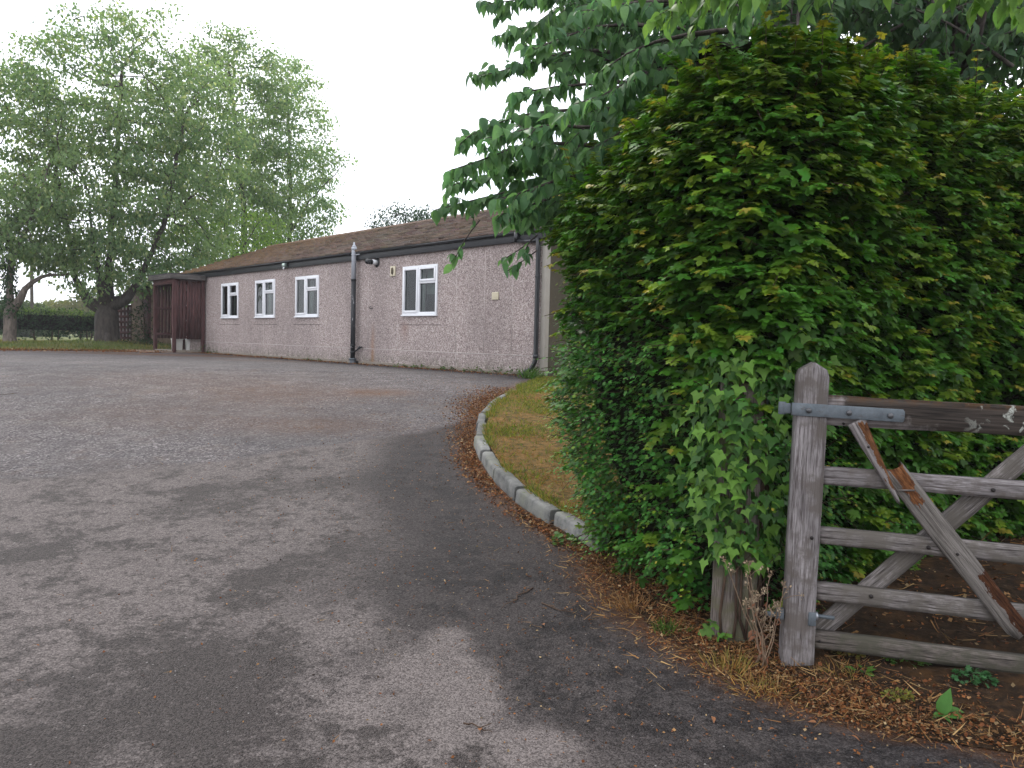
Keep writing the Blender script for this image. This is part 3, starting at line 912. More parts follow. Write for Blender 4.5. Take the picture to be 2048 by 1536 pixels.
# utility pole far away
pb = at(64, 628, 46)
up = thing('utility_pole', 'thin timber utility pole standing beyond the far hedge', 'pole', (pb[0], 46, .85))
m_ = MB(); m_.tube([(0, 0, 0), (0, 0, 5.2)], [.11, .085], 8); m_.build('pole', bark_mat('pole_wood', (.05, .04, .035), (.11, .095, .08)), up)
m_ = MB(); m_.box((-.5, -.05, 4.75), (.5, .05, 4.85)); m_.build('crossarm', M_black, up)
for q in (-.42, 0, .42):
    m_ = MB(); m_.tube([(q, 0, 4.85), (q, 0, 4.98)], .04, 8); m_.build('insulator', M_grey, up)

# ================================================================== KERB STONES
g = G('kerb_concrete')
n = g.noise(g.pos(), 8, 8, .7); n2 = g.noise(g.pos(), 90, 3)
c = g.ramp(n, [(.3, (.055, .058, .055)), (.5, (.14, .14, .135)), (.72, (.24, .24, .23))])
c = g.mix(g.ramp(g.noise(g.pos(), 4, 5), [(.5, 0.0), (.68, .6)]), c, (.085, .090, .055))
c = g.mix(1.0, c, g.ramp(g.n('ShaderNodeObjectInfo').outputs['Random'], [(0.0, .62), (1.0, 1.25)]), 'MULTIPLY')
M_kerb = g.done(g.pbr(c, .85, g.bump(g.math('ADD', n, n2), .5, .006), spec=.25))


def kerb_profile_stone(name, p0, p1, sink, yaw_j=0.0, h=.235, w=.108):
    """one stone from p0 to p1 (kerb face line), body to the right of the line"""
    p0 = np.array(p0, float); p1 = np.array(p1, float)
    L = np.linalg.norm(p1 - p0)
    prof = [(0, 0), (0.014, h - .020), (.022, h - .006), (.034, h), (w, h), (w, 0)]
    nseg = 8
    V = []
    for k in range(nseg + 1):
        x = L * k / nseg
        for j, (a, b) in enumerate(prof):
            d = (vnoise(np.array([[p0[0] + x * 1.0, p0[1] + j * .4, b]]), 9, 2)[0] - .5) * .012
            V.append((x + (.006 if k == 0 else -.006 if k == nseg else 0), a + d, b + (d if j in (2, 3, 4) else 0)))
    m = len(prof)
    mb_ = MB()
    mb_.add(V, [(k * m + j, (k + 1) * m + j, (k + 1) * m + (j + 1) % m, k * m + (j + 1) % m) for k in range(nseg) for j in range(m)] + [tuple(range(m)), tuple(nseg * m + j for j in range(m))[::-1]])
    ang = math.atan2(p1[1] - p0[1], p1[0] - p0[0])
    tilt = math.atan2(p1[2] - p0[2], math.hypot(p1[0] - p0[0], p1[1] - p0[1]))
    Mx = Matrix.Translation((p0[0], p0[1], p0[2] - h + sink)) @ Matrix.Rotation(ang + yaw_j, 4, 'Z') @ Matrix.Rotation(-tilt, 4, 'Y') @ Matrix.Scale(-1, 4, (0, 1, 0))
    Vw = np.concatenate(mb_.V)
    ks = sorted(mb_.P)
    org = p0
    Vw = np.array([Mx @ Vector(v) for v in Vw])
    o_ = mesh_obj(name, Vw - org, [np.array(mb_.P[k]) for k in ks], M_kerb, loc=org)
    b = o_.modifiers.new('bevel', 'BEVEL'); b.width = .006; b.segments = 2; b.limit_method = 'ANGLE'; b.angle_limit = R(50)
    return o_


seg = np.linalg.norm(np.diff(KERB[:, :2], axis=0), axis=1)
cs_ = np.concatenate([[0], np.cumsum(seg)])
r_ = np.random.default_rng(5)
s = 0.0
while s < cs_[-1] - .2:
    e = min(s + .60, cs_[-1])
    q = [np.array([np.interp(v, cs_, KERB[:, 0]), np.interp(v, cs_, KERB[:, 1])]) for v in (s, e)]
    hh = [float(np.interp(v[1], [4.8, 8.5, 10.2, 11.3], [.115, .105, .075, .02])) for v in q]
    a = (*q[0], float(gz(q[0][1])) + hh[0]); b = (*q[1], float(gz(q[1][1])) + hh[1])
    o_ = kerb_profile_stone('kerb_stone', a, b, float(r_.normal(0, .008)), float(r_.normal(0, .022)))
    tag(o_, 'grey concrete kerb stone in the curved row edging the lawn', 'kerb stone', 'kerb stones round the lawn')
    s = e + .032
a = at(1880, 1437, 3.06); b = at(2230, 1500, 2.98)
o_ = kerb_profile_stone('kerb_stone', (b[0], b[1], .055), (a[0], a[1], .028), 0.0)
tag(o_, 'dark half-buried kerb stone in the litter below the gate', 'kerb stone')

# ================================================================== GATE
M_oak = wood_mat('weathered_oak', (.075, .062, .060), (.30, .275, .275), (.10, .085, .075), .1)
M_oak2 = wood_mat('weathered_oak_rough', (.045, .037, .034), (.30, .27, .26), (.10, .088, .075), .3)
M_mossy = wood_mat('damp_mossy_oak', (.030, .025, .021), (.20, .17, .15), (.06, .056, .040), .25)


def rot_mat(name, x0, x1, side, w):
    """weathered oak with orange rotten heartwood exposed between x0 and x1 on one side of the piece"""
    g = G(name)
    o = g.obj()
    ln = g.noise(g.map(o, (4, 110, 110)), 1.0, 6, .65, .4)
    f = g.ramp(ln, [(.34, 0.0), (.62, 1.0)])
    c = g.mix(f, (.075, .062, .058), (.27, .245, .24))
    s = g.sep(o)
    e = g.math('MULTIPLY', g.math('SUBTRACT', g.noise(g.map(o, (14, 40, 40)), 1.0, 5, .7), .5), .09)
    a = g.math('ADD', g.math('MULTIPLY', s[2], side), e)
    m1 = g.math('GREATER_THAN', a, w)
    xx = g.math('ADD', s[0], g.math('MULTIPLY', e, 1.6))
    m = g.math('MULTIPLY', m1, g.math('MULTIPLY', g.math('GREATER_THAN', xx, x0), g.math('LESS_THAN', xx, x1)))
    oc = g.ramp(g.noise(g.map(o, (18, 90, 90)), 1.0, 6, .7), [(.30, (.03, .013, .007)), (.45, (.075, .030, .012)), (.62, (.165, .070, .028)), (.75, (.26, .19, .14))])
    c = g.mix(m, c, oc)
    h = g.math('SUBTRACT', ln, g.math('MULTIPLY', m, .9))
    return g.done(g.pbr(c, .9, g.bump(h, .9, .012), spec=.2))


GA = math.atan(.16)
gate = thing('field_gate', 'weathered grey five-bar timber gate with a broken diagonal brace', 'gate', (1.285, 3.445, .02), -GA)


def plank(name, p0, p1, w0, w1, t0, t1, mat, parent=gate, n=26, rough=.003, seed=0, end0=0.0, end1=0.0, taperfn=None, jag0=0.0, jag1=0.0):
    """board in the gate's plane from p0 to p1 (x, z), widths w0, w1, faces at depth t0..t1; local X runs along the grain"""
    p0 = np.array(p0, float); p1 = np.array(p1, float)
    d = p1 - p0; L = np.linalg.norm(d); d /= L
    m = 4
    prof = []                                              # (across -.5...5, depth 0..1)
    for a_ in np.linspace(-.5, .5, m + 1): prof.append((a_, 0.0))
    for a_ in np.linspace(.5, -.5, m + 1): prof.append((a_, 1.0))
    V = []
    for k in range(n + 1):
        f = k / n; x = L * f
        w = w0 + (w1 - w0) * f
        for (a_, dd) in prof:
            e = (vnoise(np.array([[x * 1.0 + seed * 7.7, a_ * .7 + dd, seed]]), 6.0, 3)[0] - .5)
            jx = 0
            if k == 0: jx = -jag0 * vnoise(np.array([[a_ * 9, dd * 3, seed + 3.1]]), 1.0, 1)[0]
            if k == n: jx = jag1 * (vnoise(np.array([[a_ * 11, dd * 3, seed + 9.1]]), 1.0, 1)[0] * 1.3 - .3)
            wa = a_ * w
            if abs(a_) > .49: wa += math.copysign(1, a_) * e * rough * 2.2
            if taperfn: wa = taperfn(f, wa, w)
            edge = .004 if abs(a_) > .49 else 0
            V.append((x + jx, (t0 + edge if dd == 0 else t1 - edge) + (e * rough if dd == 0 else 0), wa))
    q = len(prof)
    mb_ = MB()
    mb_.add(V, [(k * q + (j + 1) % q, (k + 1) * q + (j + 1) % q, (k + 1) * q + j, k * q + j) for k in range(n) for j in range(q)])
    for k in (0, n):
        F = [(k * q + j, k * q + j + 1, k * q + q - 2 - j, k * q + q - 1 - j) for j in range(m)]
        mb_.add([], [tuple(i - mb_.n for i in (f if k else f[::-1])) for f in F])
    ang = math.atan2(d[1], d[0])
    Mx = Matrix.Translation((p0[0], 0, p0[1])) @ Matrix.Rotation(-ang, 4, 'Y')
    return mb_.build(name, mat, parent, mat4=Mx)


# hanging stile (local X up the grain), rounded head, flared foot
st_len = 1.42
n = 44; prof_n = 4
def stile_w(f, wa, w):
    z = f * st_len
    hw = .0645 if z > .26 else .0645 + .006 * min(1, (.26 - z) / .05)
    if z > st_len - .07:
        hw = math.sqrt(max(.0645 ** 2 - (z - (st_len - .07)) ** 2 * (.0645 / .07) ** 2, 1e-6))
    return wa / w * 2 * hw
lean = .016
stl = plank('hanging_stile', (.047, -.0), (.047 + lean, st_len), .129, .129, -.012, .085, M_oak, n=n, rough=.0022, seed=1, taperfn=stile_w)
X1 = 2.60
def rail(nm, za, zb, w0, w1, mat, seed, t=(.012, .062)):
    k = (X1 - .10) / .87
    return plank(nm, (.112, za), (X1, za + (zb - za) * k), w0, w1, t[0], t[1], mat, seed=seed, n=60, rough=.0035)
M_top = None
g = G('top_rail_oak')
o = g.obj()
ln = g.noise(g.map(o, (3, 90, 90)), 1.0, 6, .6, .4)
fx = g.ramp(ln, [(.34, 0.0), (.62, 1.0)])
pale = g.mix(fx, (.08, .065, .062), (.27, .245, .24))
damp = g.mix(fx, (.012, .010, .009), (.060, .048, .040))
s_ = g.sep(o)
mm = g.math('ADD', g.math('MULTIPLY', s_[0], 2.2), g.math('MULTIPLY_ADD', s_[2], 7.0, g.math('MULTIPLY', g.math('SUBTRACT', g.noise(o, 9, 6, .65), .5), 2.2)))
c = g.mix(g.ramp(mm, [(.15, 0.0), (.62, 1.0)]), pale, damp)
moss = g.math('MULTIPLY', g.ramp(s_[2], [(.035, 0.0), (.062, 1.0)]), g.ramp(g.noise(o, 30, 5, .7), [(.42, 0.0), (.58, 1.0)]))
c = g.mix(g.math('MULTIPLY', moss, .7), c, (.070, .034, .012))
lv = g.noise(g.map(o, (1, 1, 1), (.33, 0, 0)), 17, 4, .55, .7)
lx = g.ramp(s_[0], [(.56, 0.0), (.72, 1.0)])
lic = g.math('MULTIPLY', g.math('MULTIPLY', g.ramp(lv, [(.60, 0.0), (.66, 1.0)]), g.ramp(g.noise(o, 150, 4, .7), [(.35, .25), (.5, 1.0)])), lx)
c = g.mix(lic, c, g.mix(g.noise(o, 120, 3), (.18, .19, .165), (.46, .47, .42)))
M_top = g.done(g.pbr(c, .9, g.bump(g.math('ADD', ln, g.math('MULTIPLY', lic, .6)), .6, .006), spec=.2))
rail('top_rail', 1.207, 1.190, .134, .108, M_top, 2)
rail('bar', .913, .886, .078, .080, M_oak, 3)
rail('bar', .638, .603, .074, .088, M_oak2, 4)
rail('bar', .381, .340, .078, .088, M_oak2, 5)
rail('bottom_bar', .157, .115, .076, .086, M_mossy, 6)
# latch end, outside the picture
plank('latch_stile', (X1 - .03, .0), (X1 - .03 + .02, 1.28), .085, .085, -.004, .080, M_oak, seed=8)
# rising brace behind the bars, broken falling brace in front
plank('brace', (.135, .165), (1.13, 1.185), .088, .088, .063, .085, M_oak2, seed=9, n=40)
M_rotA = rot_mat('rotten_oak_upper', .02, .34, 1.0, .002)
M_rotB = rot_mat('rotten_oak_lower', .01, .17, 1.0, -.022)
M_rotC = rot_mat('rotten_oak_low_end', .60, .9, 1.0, -.012)
br = plank('broken_brace', (.246, 1.165), (.436, .825), .078, .012, -.020, .010, M_rotA, seed=11, n=30, rough=.004, jag1=.03)
br['label'] = 'upper splintered piece of the broken brace with orange rotten wood'
g_ = M_rotB
# lower piece: one board with rot at both ends
g = G('rotten_oak_both_ends')
o = g.obj(); s_ = g.sep(o)
ln = g.noise(g.map(o, (4, 110, 110)), 1.0, 6, .65, .4)
c = g.mix(g.ramp(ln, [(.34, 0.0), (.62, 1.0)]), (.060, .052, .045), (.20, .18, .165))
e = g.math('MULTIPLY', g.math('SUBTRACT', g.noise(g.map(o, (16, 40, 40)), 1.0, 5, .7), .5), .16)
xa = g.math('ADD', s_[0], e)
z_ = g.math('ADD', s_[2], g.math('MULTIPLY', e, .45))
mA = g.math('MULTIPLY', g.math('LESS_THAN', xa, .19), g.math('GREATER_THAN', z_, -.018))
mA = g.math('MULTIPLY', mA, g.math('LESS_THAN', g.math('ADD', z_, g.math('MULTIPLY', s_[0], .12)), .040))
mB = g.math('MULTIPLY', g.math('GREATER_THAN', xa, .56), g.math('GREATER_THAN', z_, .002))
m = g.math('MAXIMUM', mA, mB)
oc = g.ramp(g.noise(g.map(o, (18, 90, 90)), 1.0, 6, .7), [(.30, (.022, .011, .007)), (.45, (.085, .032, .012)), (.62, (.18, .072, .026)), (.75, (.27, .19, .13))])
c = g.mix(m, c, g.mix(mB, oc, g.mix(1.0, oc, (.45, .42, .45), 'MULTIPLY')))
M_rotD = g.done(g.pbr(c, .9, g.bump(g.math('SUBTRACT', ln, g.math('MULTIPLY', m, .9)), .9, .012), spec=.2))
bl = plank('broken_brace', (.420, .945), (.945, .292), .098, .092, -.014, .011, M_rotD, seed=12, n=36, rough=.005, jag0=.05, jag1=.07)
bl['label'] = 'lower loose piece of the broken brace with rotten ends'
mb = MB(); mb.tube([(.43, -.018, .868), (.50, -.022, .872)], .004, 5); mb.build('splinter', M_oak2, gate)
# strap hinge, eye and bolts
sm = MB()
sx0, sx1, zc0, zc1, hw = -.030, .437, 1.210, 1.197, .0285
sy0, sy1 = -.021, -.0135
nn = 8
V = []
for k in range(nn + 1):
    x = sx0 + (sx1 - sx0) * min(k / (nn - 1), 1) if k < nn else sx1 + .006
    z = zc0 + (zc1 - zc0) * (x - sx0) / (sx1 - sx0)
    h_ = hw if k < nn else hw * .62
    V += [(x, sy0, z - h_), (x, sy0, z + h_), (x, sy1, z + h_), (x, sy1, z - h_)]
sm.add(V, [(k * 4 + (j + 1) % 4, (k + 1) * 4 + (j + 1) % 4, (k + 1) * 4 + j, k * 4 + j) for k in range(nn) for j in range(4)] + [(0, 1, 2, 3), (nn * 4 + 3, nn * 4 + 2, nn * 4 + 1, nn * 4)])
strap_ = sm.build('hinge_strap', M_galv, gate, bevel=.002)
for (bx, bz) in ((.042, 1.206), (.212, 1.202), (.384, 1.196)):
    m_ = MB(); m_.tube([(bx, sy0 + .001, bz), (bx, sy0 - .006, bz), (bx, sy0 - .010, bz)], [.0125, .0125, .007], 10); m_.build('bolt', plain('dull_steel', (.09, .09, .095), .4, .5, .5), strap_)
m_ = MB(); m_.box((-.062, -.010, 1.188), (-.0305, .000, 1.234)); m_.tube([(-.066, .008, 1.183), (-.066, .008, 1.239)], .017, 12); m_.build('hinge_eye', M_galv, gate, bevel=.003)
m_ = MB(); m_.box((.083, -.022, .232), (.116, .03, .292)); low = m_.build('lower_hinge', M_galv, gate, bevel=.003)
m_ = MB(); m_.tube([(.116, .012, .270), (.128, .012, .270)], .020, 6); m_.build('nut', plain('bright_zinc', (.34, .36, .39), .35, .5, .6), low)
m_ = MB(); m_.tube([(.12, .012, .270), (.20, .012, .266)], .009, 10); m_.build('hinge_rod', M_galv, low)
m_ = MB(); m_.tube([(-.10, .012, .262), (-.02, .012, .262)], .012, 10); m_.build('hinge_pin', M_galv, low)
m_ = MB(); m_.box((-.052, -.004, .245), (-.02, .03, .292)); m_.build('hinge_plate', M_galv, low, bevel=.002)
M_nail = plain('rusty_bolt', (.018, .014, .013), .6, .4, .3)
for (bx, bz, rr, dy) in ((.829, .886, .009, .010), (.58, .616, .009, .009), (.352, .378, .009, .009), (.082, .632, .008, -.014), (.142, .154, .006, .009), (.69, .6, .006, -.016), (.30, 1.055, .006, -.020), (.20, 1.15, .006, .010), (1.3, .86, .009, .010), (1.5, .575, .009, .010)):
    m_ = MB(); m_.tube([(bx, dy + .004, bz), (bx, dy - .004, bz), (bx, dy - .007, bz)], [rr, rr, rr * .6], 8); m_.build('bolt', M_nail, gate)

# old hanging post, mostly under the ivy
M_post = wood_mat('old_post_oak', (.065, .052, .045), (.26, .22, .195), (.10, .095, .055), .2)
pb = gp(1474, 1290)
post = thing('gate_post', 'thick old timber gate post half buried in ivy and hedge', 'post', (pb[0], pb[1] + .07, pb[2]), R(-20))
V = []
nz = 30
for k in range(nz + 1):
    z = -.05 + 1.34 * k / nz
    for j in range(24):
        a_ = 2 * math.pi * j / 24
        sq = .108 / max(abs(math.cos(a_)), abs(math.sin(a_))) ** .75
        e = vnoise(np.array([[math.cos(a_) * 3, math.sin(a_) * 3, z * .35]]), 3.0, 3)[0] - .5
        rr = sq * (1 + .18 * e)
        V.append((z, rr * math.cos(a_), rr * math.sin(a_)))
m_ = MB()
m_.add(V, [(k * 24 + j, (k + 1) * 24 + j, (k + 1) * 24 + (j + 1) % 24, k * 24 + (j + 1) % 24) for k in range(nz) for j in range(24)] + [tuple(nz * 24 + j for j in range(24))])
m_.build('post_shaft', M_post, post, mat4=Matrix(((0, 0, 1, 0), (0, 1, 0, 0), (1, 0, 0, 0), (0, 0, 0, 1))))
m_ = MB(); m_.tube([(.11, -.05, 1.16), (.11, -.05, 1.27)], .012, 10); m_.tube([(.0, -.02, 1.20), (.11, -.05, 1.20)], .012, 8); m_.build('hinge_hook', M_galv, post)

# ================================================================== LEAVES
def fan(outline, cx=0.0, cy=.38, cup=.18, droop=.12, fold=.0):
    pts = [(cx, cy)] + outline
    V = []
    for (x, y) in pts:
        V.append((x, y, -droop * y * y - cup * x * x + fold * abs(x)))
    n = len(outline)
    return np.array(V), np.array([(0, 1 + i, 1 + (i + 1) % n) for i in range(n)])


def mirror(h):
    return h + [(-x, y) for (x, y) in h[::-1] if abs(x) > 1e-6]


L_MAPLE = fan(mirror([(0, 0), (.20, -.08), (.38, -.02), (.30, .14), (.56, .26), (.60, .46), (.40, .48), (.20, .50), (.26, .72), (.13, .88), (0, 1.0)]), cup=.35, droop=.22, fold=.10)
L_HAW = fan(mirror([(0, 0), (.12, .18), (.40, .34), (.30, .46), (.15, .48), (.36, .70), (.24, .80), (.12, .78), (0, 1.0)]), cup=.3, droop=.2, fold=.15)
L_IVY = fan(mirror([(0, .06), (.26, -.14), (.40, -.02), (.62, .26), (.36, .36), (.20, .60), (0, 1.08)]), cup=.12, droop=.25, fold=.10)
L_SIMPLE = (np.array([(0, 0, 0), (.26, .45, .05), (0, 1, -.12), (-.26, .45, .05), (0, .45, -.03)]), np.array([(0, 1, 4), (1, 2, 4), (2, 3, 4), (3, 0, 4)]))
L_QUAD = (np.array([(0, 0, 0), (.30, .5, .06), (0, 1, -.10), (-.30, .5, .06)]), np.array([(0, 1, 2), (0, 2, 3)]))
_ys = [0, .14, .36, .62, .84, 1.0]; _ws = [.02, .20, .27, .22, .09, .0]
_V, _F = [], []
for y_, w_ in zip(_ys, _ws):
    dz = -.42 * y_ ** 2
    _V += [(-w_, y_, dz + w_ * .38), (0, y_, dz), (w_, y_, dz + w_ * .38)]
for k in range(5):
    _F += [(k * 3, k * 3 + 1, k * 3 + 4), (k * 3, k * 3 + 4, k * 3 + 3), (k * 3 + 1, k * 3 + 2, k * 3 + 5), (k * 3 + 1, k * 3 + 5, k * 3 + 4)]
L_CHERRY = (np.array(_V), np.array(_F))
L_BLADE = (np.array([(-.05, 0, 0), (.05, 0, 0), (.035, .55, .02), (-.035, .55, .02), (0, 1, .10)]), np.array([(0, 1, 2), (0, 2, 3), (3, 2, 4)]))


class Leaves:
    def __init__(s): s.V = []; s.F = []; s.T = []; s.n = 0

    def add(s, tpl, P, A, N, S, tint, W=1.0):
        T, F = tpl
        P = np.asarray(P, float).reshape(-1, 3); m = len(P)
        if m == 0: return
        A = norm(A); X = norm(np.cross(A, N)); Nn = np.cross(X, A)
        S = np.broadcast_to(np.asarray(S, float), (m,))
        Wd = np.broadcast_to(np.asarray(W, float), (m,))
        V = P[:, None] + S[:, None, None] * (T[None, :, 0:1] * X[:, None] * Wd[:, None, None] + T[None, :, 1:2] * A[:, None] + T[None, :, 2:3] * Nn[:, None])
        s.V.append(V.reshape(-1, 3))
        s.F.append((F[None] + (np.arange(m) * len(T))[:, None, None] + s.n).reshape(-1, 3))
        s.T.append(np.repeat(np.broadcast_to(np.asarray(tint, float), (m, 3)), len(T), 0))
        s.n += m * len(T)

    def build(s, name, mat, parent=None, smooth=False, **k):
        return mesh_obj(name, np.concatenate(s.V), [np.concatenate(s.F)], mat, parent, smooth, {'tint': np.concatenate(s.T)}, **k)


def rv(n, s=1.0, r=rng): return r.normal(0, s, (n, 3))


UP = np.array([0, 0, 1.0])
M_hleaf = leaf_mat('hedge_leaf', .34, .46, .17)
M_ileaf = leaf_mat('ivy_leaf', .24, .46, .16)
M_cleaf = leaf_mat('cherry_leaf', .55, .45, .30, (1.2, 1.25, .9))
M_tleaf = leaf_mat('tree_leaf', .62, .6, .2)
M_twig = bark_mat('twig_bark', (.035, .022, .016), (.10, .065, .045))
M_bark = bark_mat('tree_bark', (.030, .024, .022), (.085, .070, .062))
M_bark2 = bark_mat('pale_bark', (.07, .055, .048), (.19, .155, .135))

# ------------------------------------------------------------------ clipped hedge
hedge = thing('clipped_hedge', 'tall clipped field maple and hawthorn hedge with yellow-green young shoots', 'hedge', (1.2, 4.6, .06))
HP = np.array([(2.6, 7.4), (1.75, 6.75), (1.02, 6.1), (.66, 5.45), (.68, 4.9), (.83, 4.35), (1.00, 3.90), (1.34, 3.77), (1.70, 4.10), (2.07, 4.45), (2.9, 4.95), (4.0, 5.35), (5.4, 5.9), (7.2, 6.5)])


def smooth_path(P, n):
    P = np.asarray(P, float)
    t = np.concatenate([[0], np.cumsum(np.linalg.norm(np.diff(P, axis=0), axis=1))])
    q = np.linspace(0, t[-1], 400)
    X = np.stack([np.interp(q, t, P[:, k]) for k in range(P.shape[1])], 1)
    k_ = np.ones(17) / 17
    Xp = np.vstack([np.repeat(X[:1], 8, 0), X, np.repeat(X[-1:], 8, 0)])
    X = np.stack([np.convolve(Xp[:, k], k_, 'valid') for k in range(P.shape[1])], 1)
    d = np.concatenate([[0], np.cumsum(np.linalg.norm(np.diff(X, axis=0), axis=1))])
    q = np.linspace(0, d[-1], n)
    return np.stack([np.interp(q, d, X[:, k]) for k in range(P.shape[1])], 1)


NA, NQ = 240, 90
path = smooth_path(HP, NA)
tan = norm(np.gradient(path, axis=0))
outn = np.stack([-tan[:, 1] * -1, tan[:, 0] * -1], 1)
outn = np.stack([tan[:, 1] * -1, tan[:, 0]], 1)
cen = np.array([2.6, 6.2])
# outward = away from the hedge's inside (left/front of the path)
outn = np.where((((path - cen) * outn).sum(1) < 0)[:, None], -outn, outn)
for _ in range(3): outn = norm(np.stack([np.convolve(np.pad(outn[:, k], 6, 'edge'), np.ones(13) / 13, 'valid') for k in (0, 1)], 1))
HT = np.interp(path[:, 0] + 0 * path[:, 1], [.6, .8, 1.0, 1.4, 2.1, 3.0, 4.5, 7], [2.82, 2.90, 3.00, 3.05, 3.08, 3.12, 3.14, 3.1])
HT = np.where((path[:, 1] > 5.0) & (path[:, 0] < 1.7), np.interp(path[:, 1], [5.0, 6.4, 7.4], [2.80, 2.85, 2.9]), HT)
HT = np.convolve(np.pad(HT, 8, 'edge'), np.ones(17) / 17, 'valid')
q = np.linspace(0, 1, NQ)
zf = np.where(q < .70, q / .70, 1.0)
off = np.zeros(NQ)
top = np.clip((q - .62) / .38, 0, 1)


def hedge_pt(i):
    H = HT[i]; base = .10
    t = q
    wall_h = H - .36
    z = np.empty(NQ); of = np.empty(NQ)
    for k, qq in enumerate(t):
        if qq < .62:
            f = qq / .62; z[k] = base + (wall_h - base) * f
            of[k] = .02 + .04 * f + bulge(i) * math.sin(min(.72, f * .95) * math.pi) ** .8 - .05 * (1 - f) ** 4
        else:
            f = (qq - .62) / .38
            a_ = min(f / .45, 1) * math.pi / 2
            of[k] = .06 - .36 * (1 - math.cos(a_)) - max(0, f - .45) / .55 * 1.1
            z[k] = wall_h + .36 * math.sin(a_)
    return np.concatenate([path[i][None] + outn[i][None] * of[:, None], z[:, None]], 1)


def bulge(i):
    return float(np.interp(path[i][1], [3.9, 4.4, 5.0, 6.0], [.05, .12, .27, .30])) if path[i][0] < 1.35 else .04


HS = np.stack([hedge_pt(i) for i in range(NA)])             # NA x NQ x 3
du = np.gradient(HS, axis=0); dv = np.gradient(HS, axis=1)
HN = norm(np.cross(du, dv))
HN *= np.sign((HN[:, :, :2] * outn[:, None]).sum())
lump = (vnoise(HS, 1.7, 3) - .5) * .24 + (vnoise(HS * (1, 1, 2.0), 4.6, 2) - .5) * .24
foot = np.clip((HS[:, :, 2] - .1) / .35, 0, 1)
HS = HS + HN * (lump * (.35 + .65 * foot))[:, :, None]
HS[:, :, 2] = np.maximum(HS[:, :, 2], .05)
# dark inner mass of twigs
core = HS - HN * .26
i = np.arange(NA * NQ).reshape(NA, NQ)
F = np.stack([i[:-1, :-1].ravel(), i[1:, :-1].ravel(), i[1:, 1:].ravel(), i[:-1, 1:].ravel()], 1)
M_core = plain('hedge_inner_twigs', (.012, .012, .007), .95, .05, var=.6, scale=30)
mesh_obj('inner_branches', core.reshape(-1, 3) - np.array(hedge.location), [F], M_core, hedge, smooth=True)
area = np.linalg.norm(np.cross(np.gradient(HS, axis=0), np.gradient(HS, axis=1)), axis=-1)
vis = np.clip(1.4 - .12 * np.linalg.norm(HS[:, :, :2], axis=-1), .25, 1)
hid = (path[:, 0] > 4.3)[:, None] * .75
prob = (area * vis * (1 - hid)).ravel(); prob /= prob.sum()
HSf, HNf = HS.reshape(-1, 3), HN.reshape(-1, 3)


def hedge_sample(n, r):
    k = r.choice(len(prob), n, p=prob)
    p = HSf[k] + r.normal(0, .018, (n, 3)); return p, HNf[k]


def is_maple(p, r):
    f = np.clip((p[:, 2] - 1.25 - (p[:, 0] - 1.0) * -.5) / .7, 0, 1) * .85 + .08
    f = np.where(p[:, 0] > 1.9, .85, f) + (vnoise(p, 1.3, 2) - .5) * .8
    return r.random(len(p)) < f


HL = Leaves()
r = np.random.default_rng(21)
org = np.array(hedge.location)
GR_M = np.array([.040, .112, .012]); GR_H = np.array([.042, .140, .022]); YG = np.array([.20, .30, .024]); OR = np.array([.30, .14, .035])


def put(p, nrm, size, tint, maple, A=None, jit=.55, lift=.55):
    ok = ~((np.hypot(p[:, 0] - pb[0] - .02, p[:, 1] - pb[1]) < .26) & (p[:, 2] < .50 + .06 * np.sin(p[:, 0] * 40)))
    p, nrm, size, tint, maple = p[ok], nrm[ok], size[ok], tint[ok], maple[ok]
    if A is not None: A = A[ok]
    m = len(p)
    N = norm(nrm * .42 + UP * (lift + .45) + rv(m, jit * .62, r))
    if A is None: A = nrm * .9 - UP * .35 + rv(m, .6, r)
    A = A - N * (A * N).sum(1, keepdims=True)
    for f, tpl in ((maple, L_MAPLE), (~maple, L_HAW)):
        HL.add(tpl, p[f] - org, A[f], N[f], np.where(maple, size, size * .78)[f], tint[f], r.uniform(.85, 1.2, f.sum()))


# two inner layers tinted darker, shade put into the colour, then the outer skin
for (n, dep, shade_) in ((13000, .15, .7), (19000, .07, .85), (27000, .0, 1.0)):
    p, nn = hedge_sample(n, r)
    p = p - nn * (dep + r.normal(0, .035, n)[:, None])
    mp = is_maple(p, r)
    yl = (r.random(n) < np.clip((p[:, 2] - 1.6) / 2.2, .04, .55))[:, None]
    tint = np.where(yl, GR_M * .45 + YG * .42, np.where(mp[:, None], GR_M, GR_H)) * r.uniform(.5, 1.45, (n, 1)) * (1 + r.normal(0, .12, (n, 3))) * shade_
    put(p, nn, np.where(mp, r.uniform(.036, .076, n), r.uniform(.034, .060, n)), tint, mp)
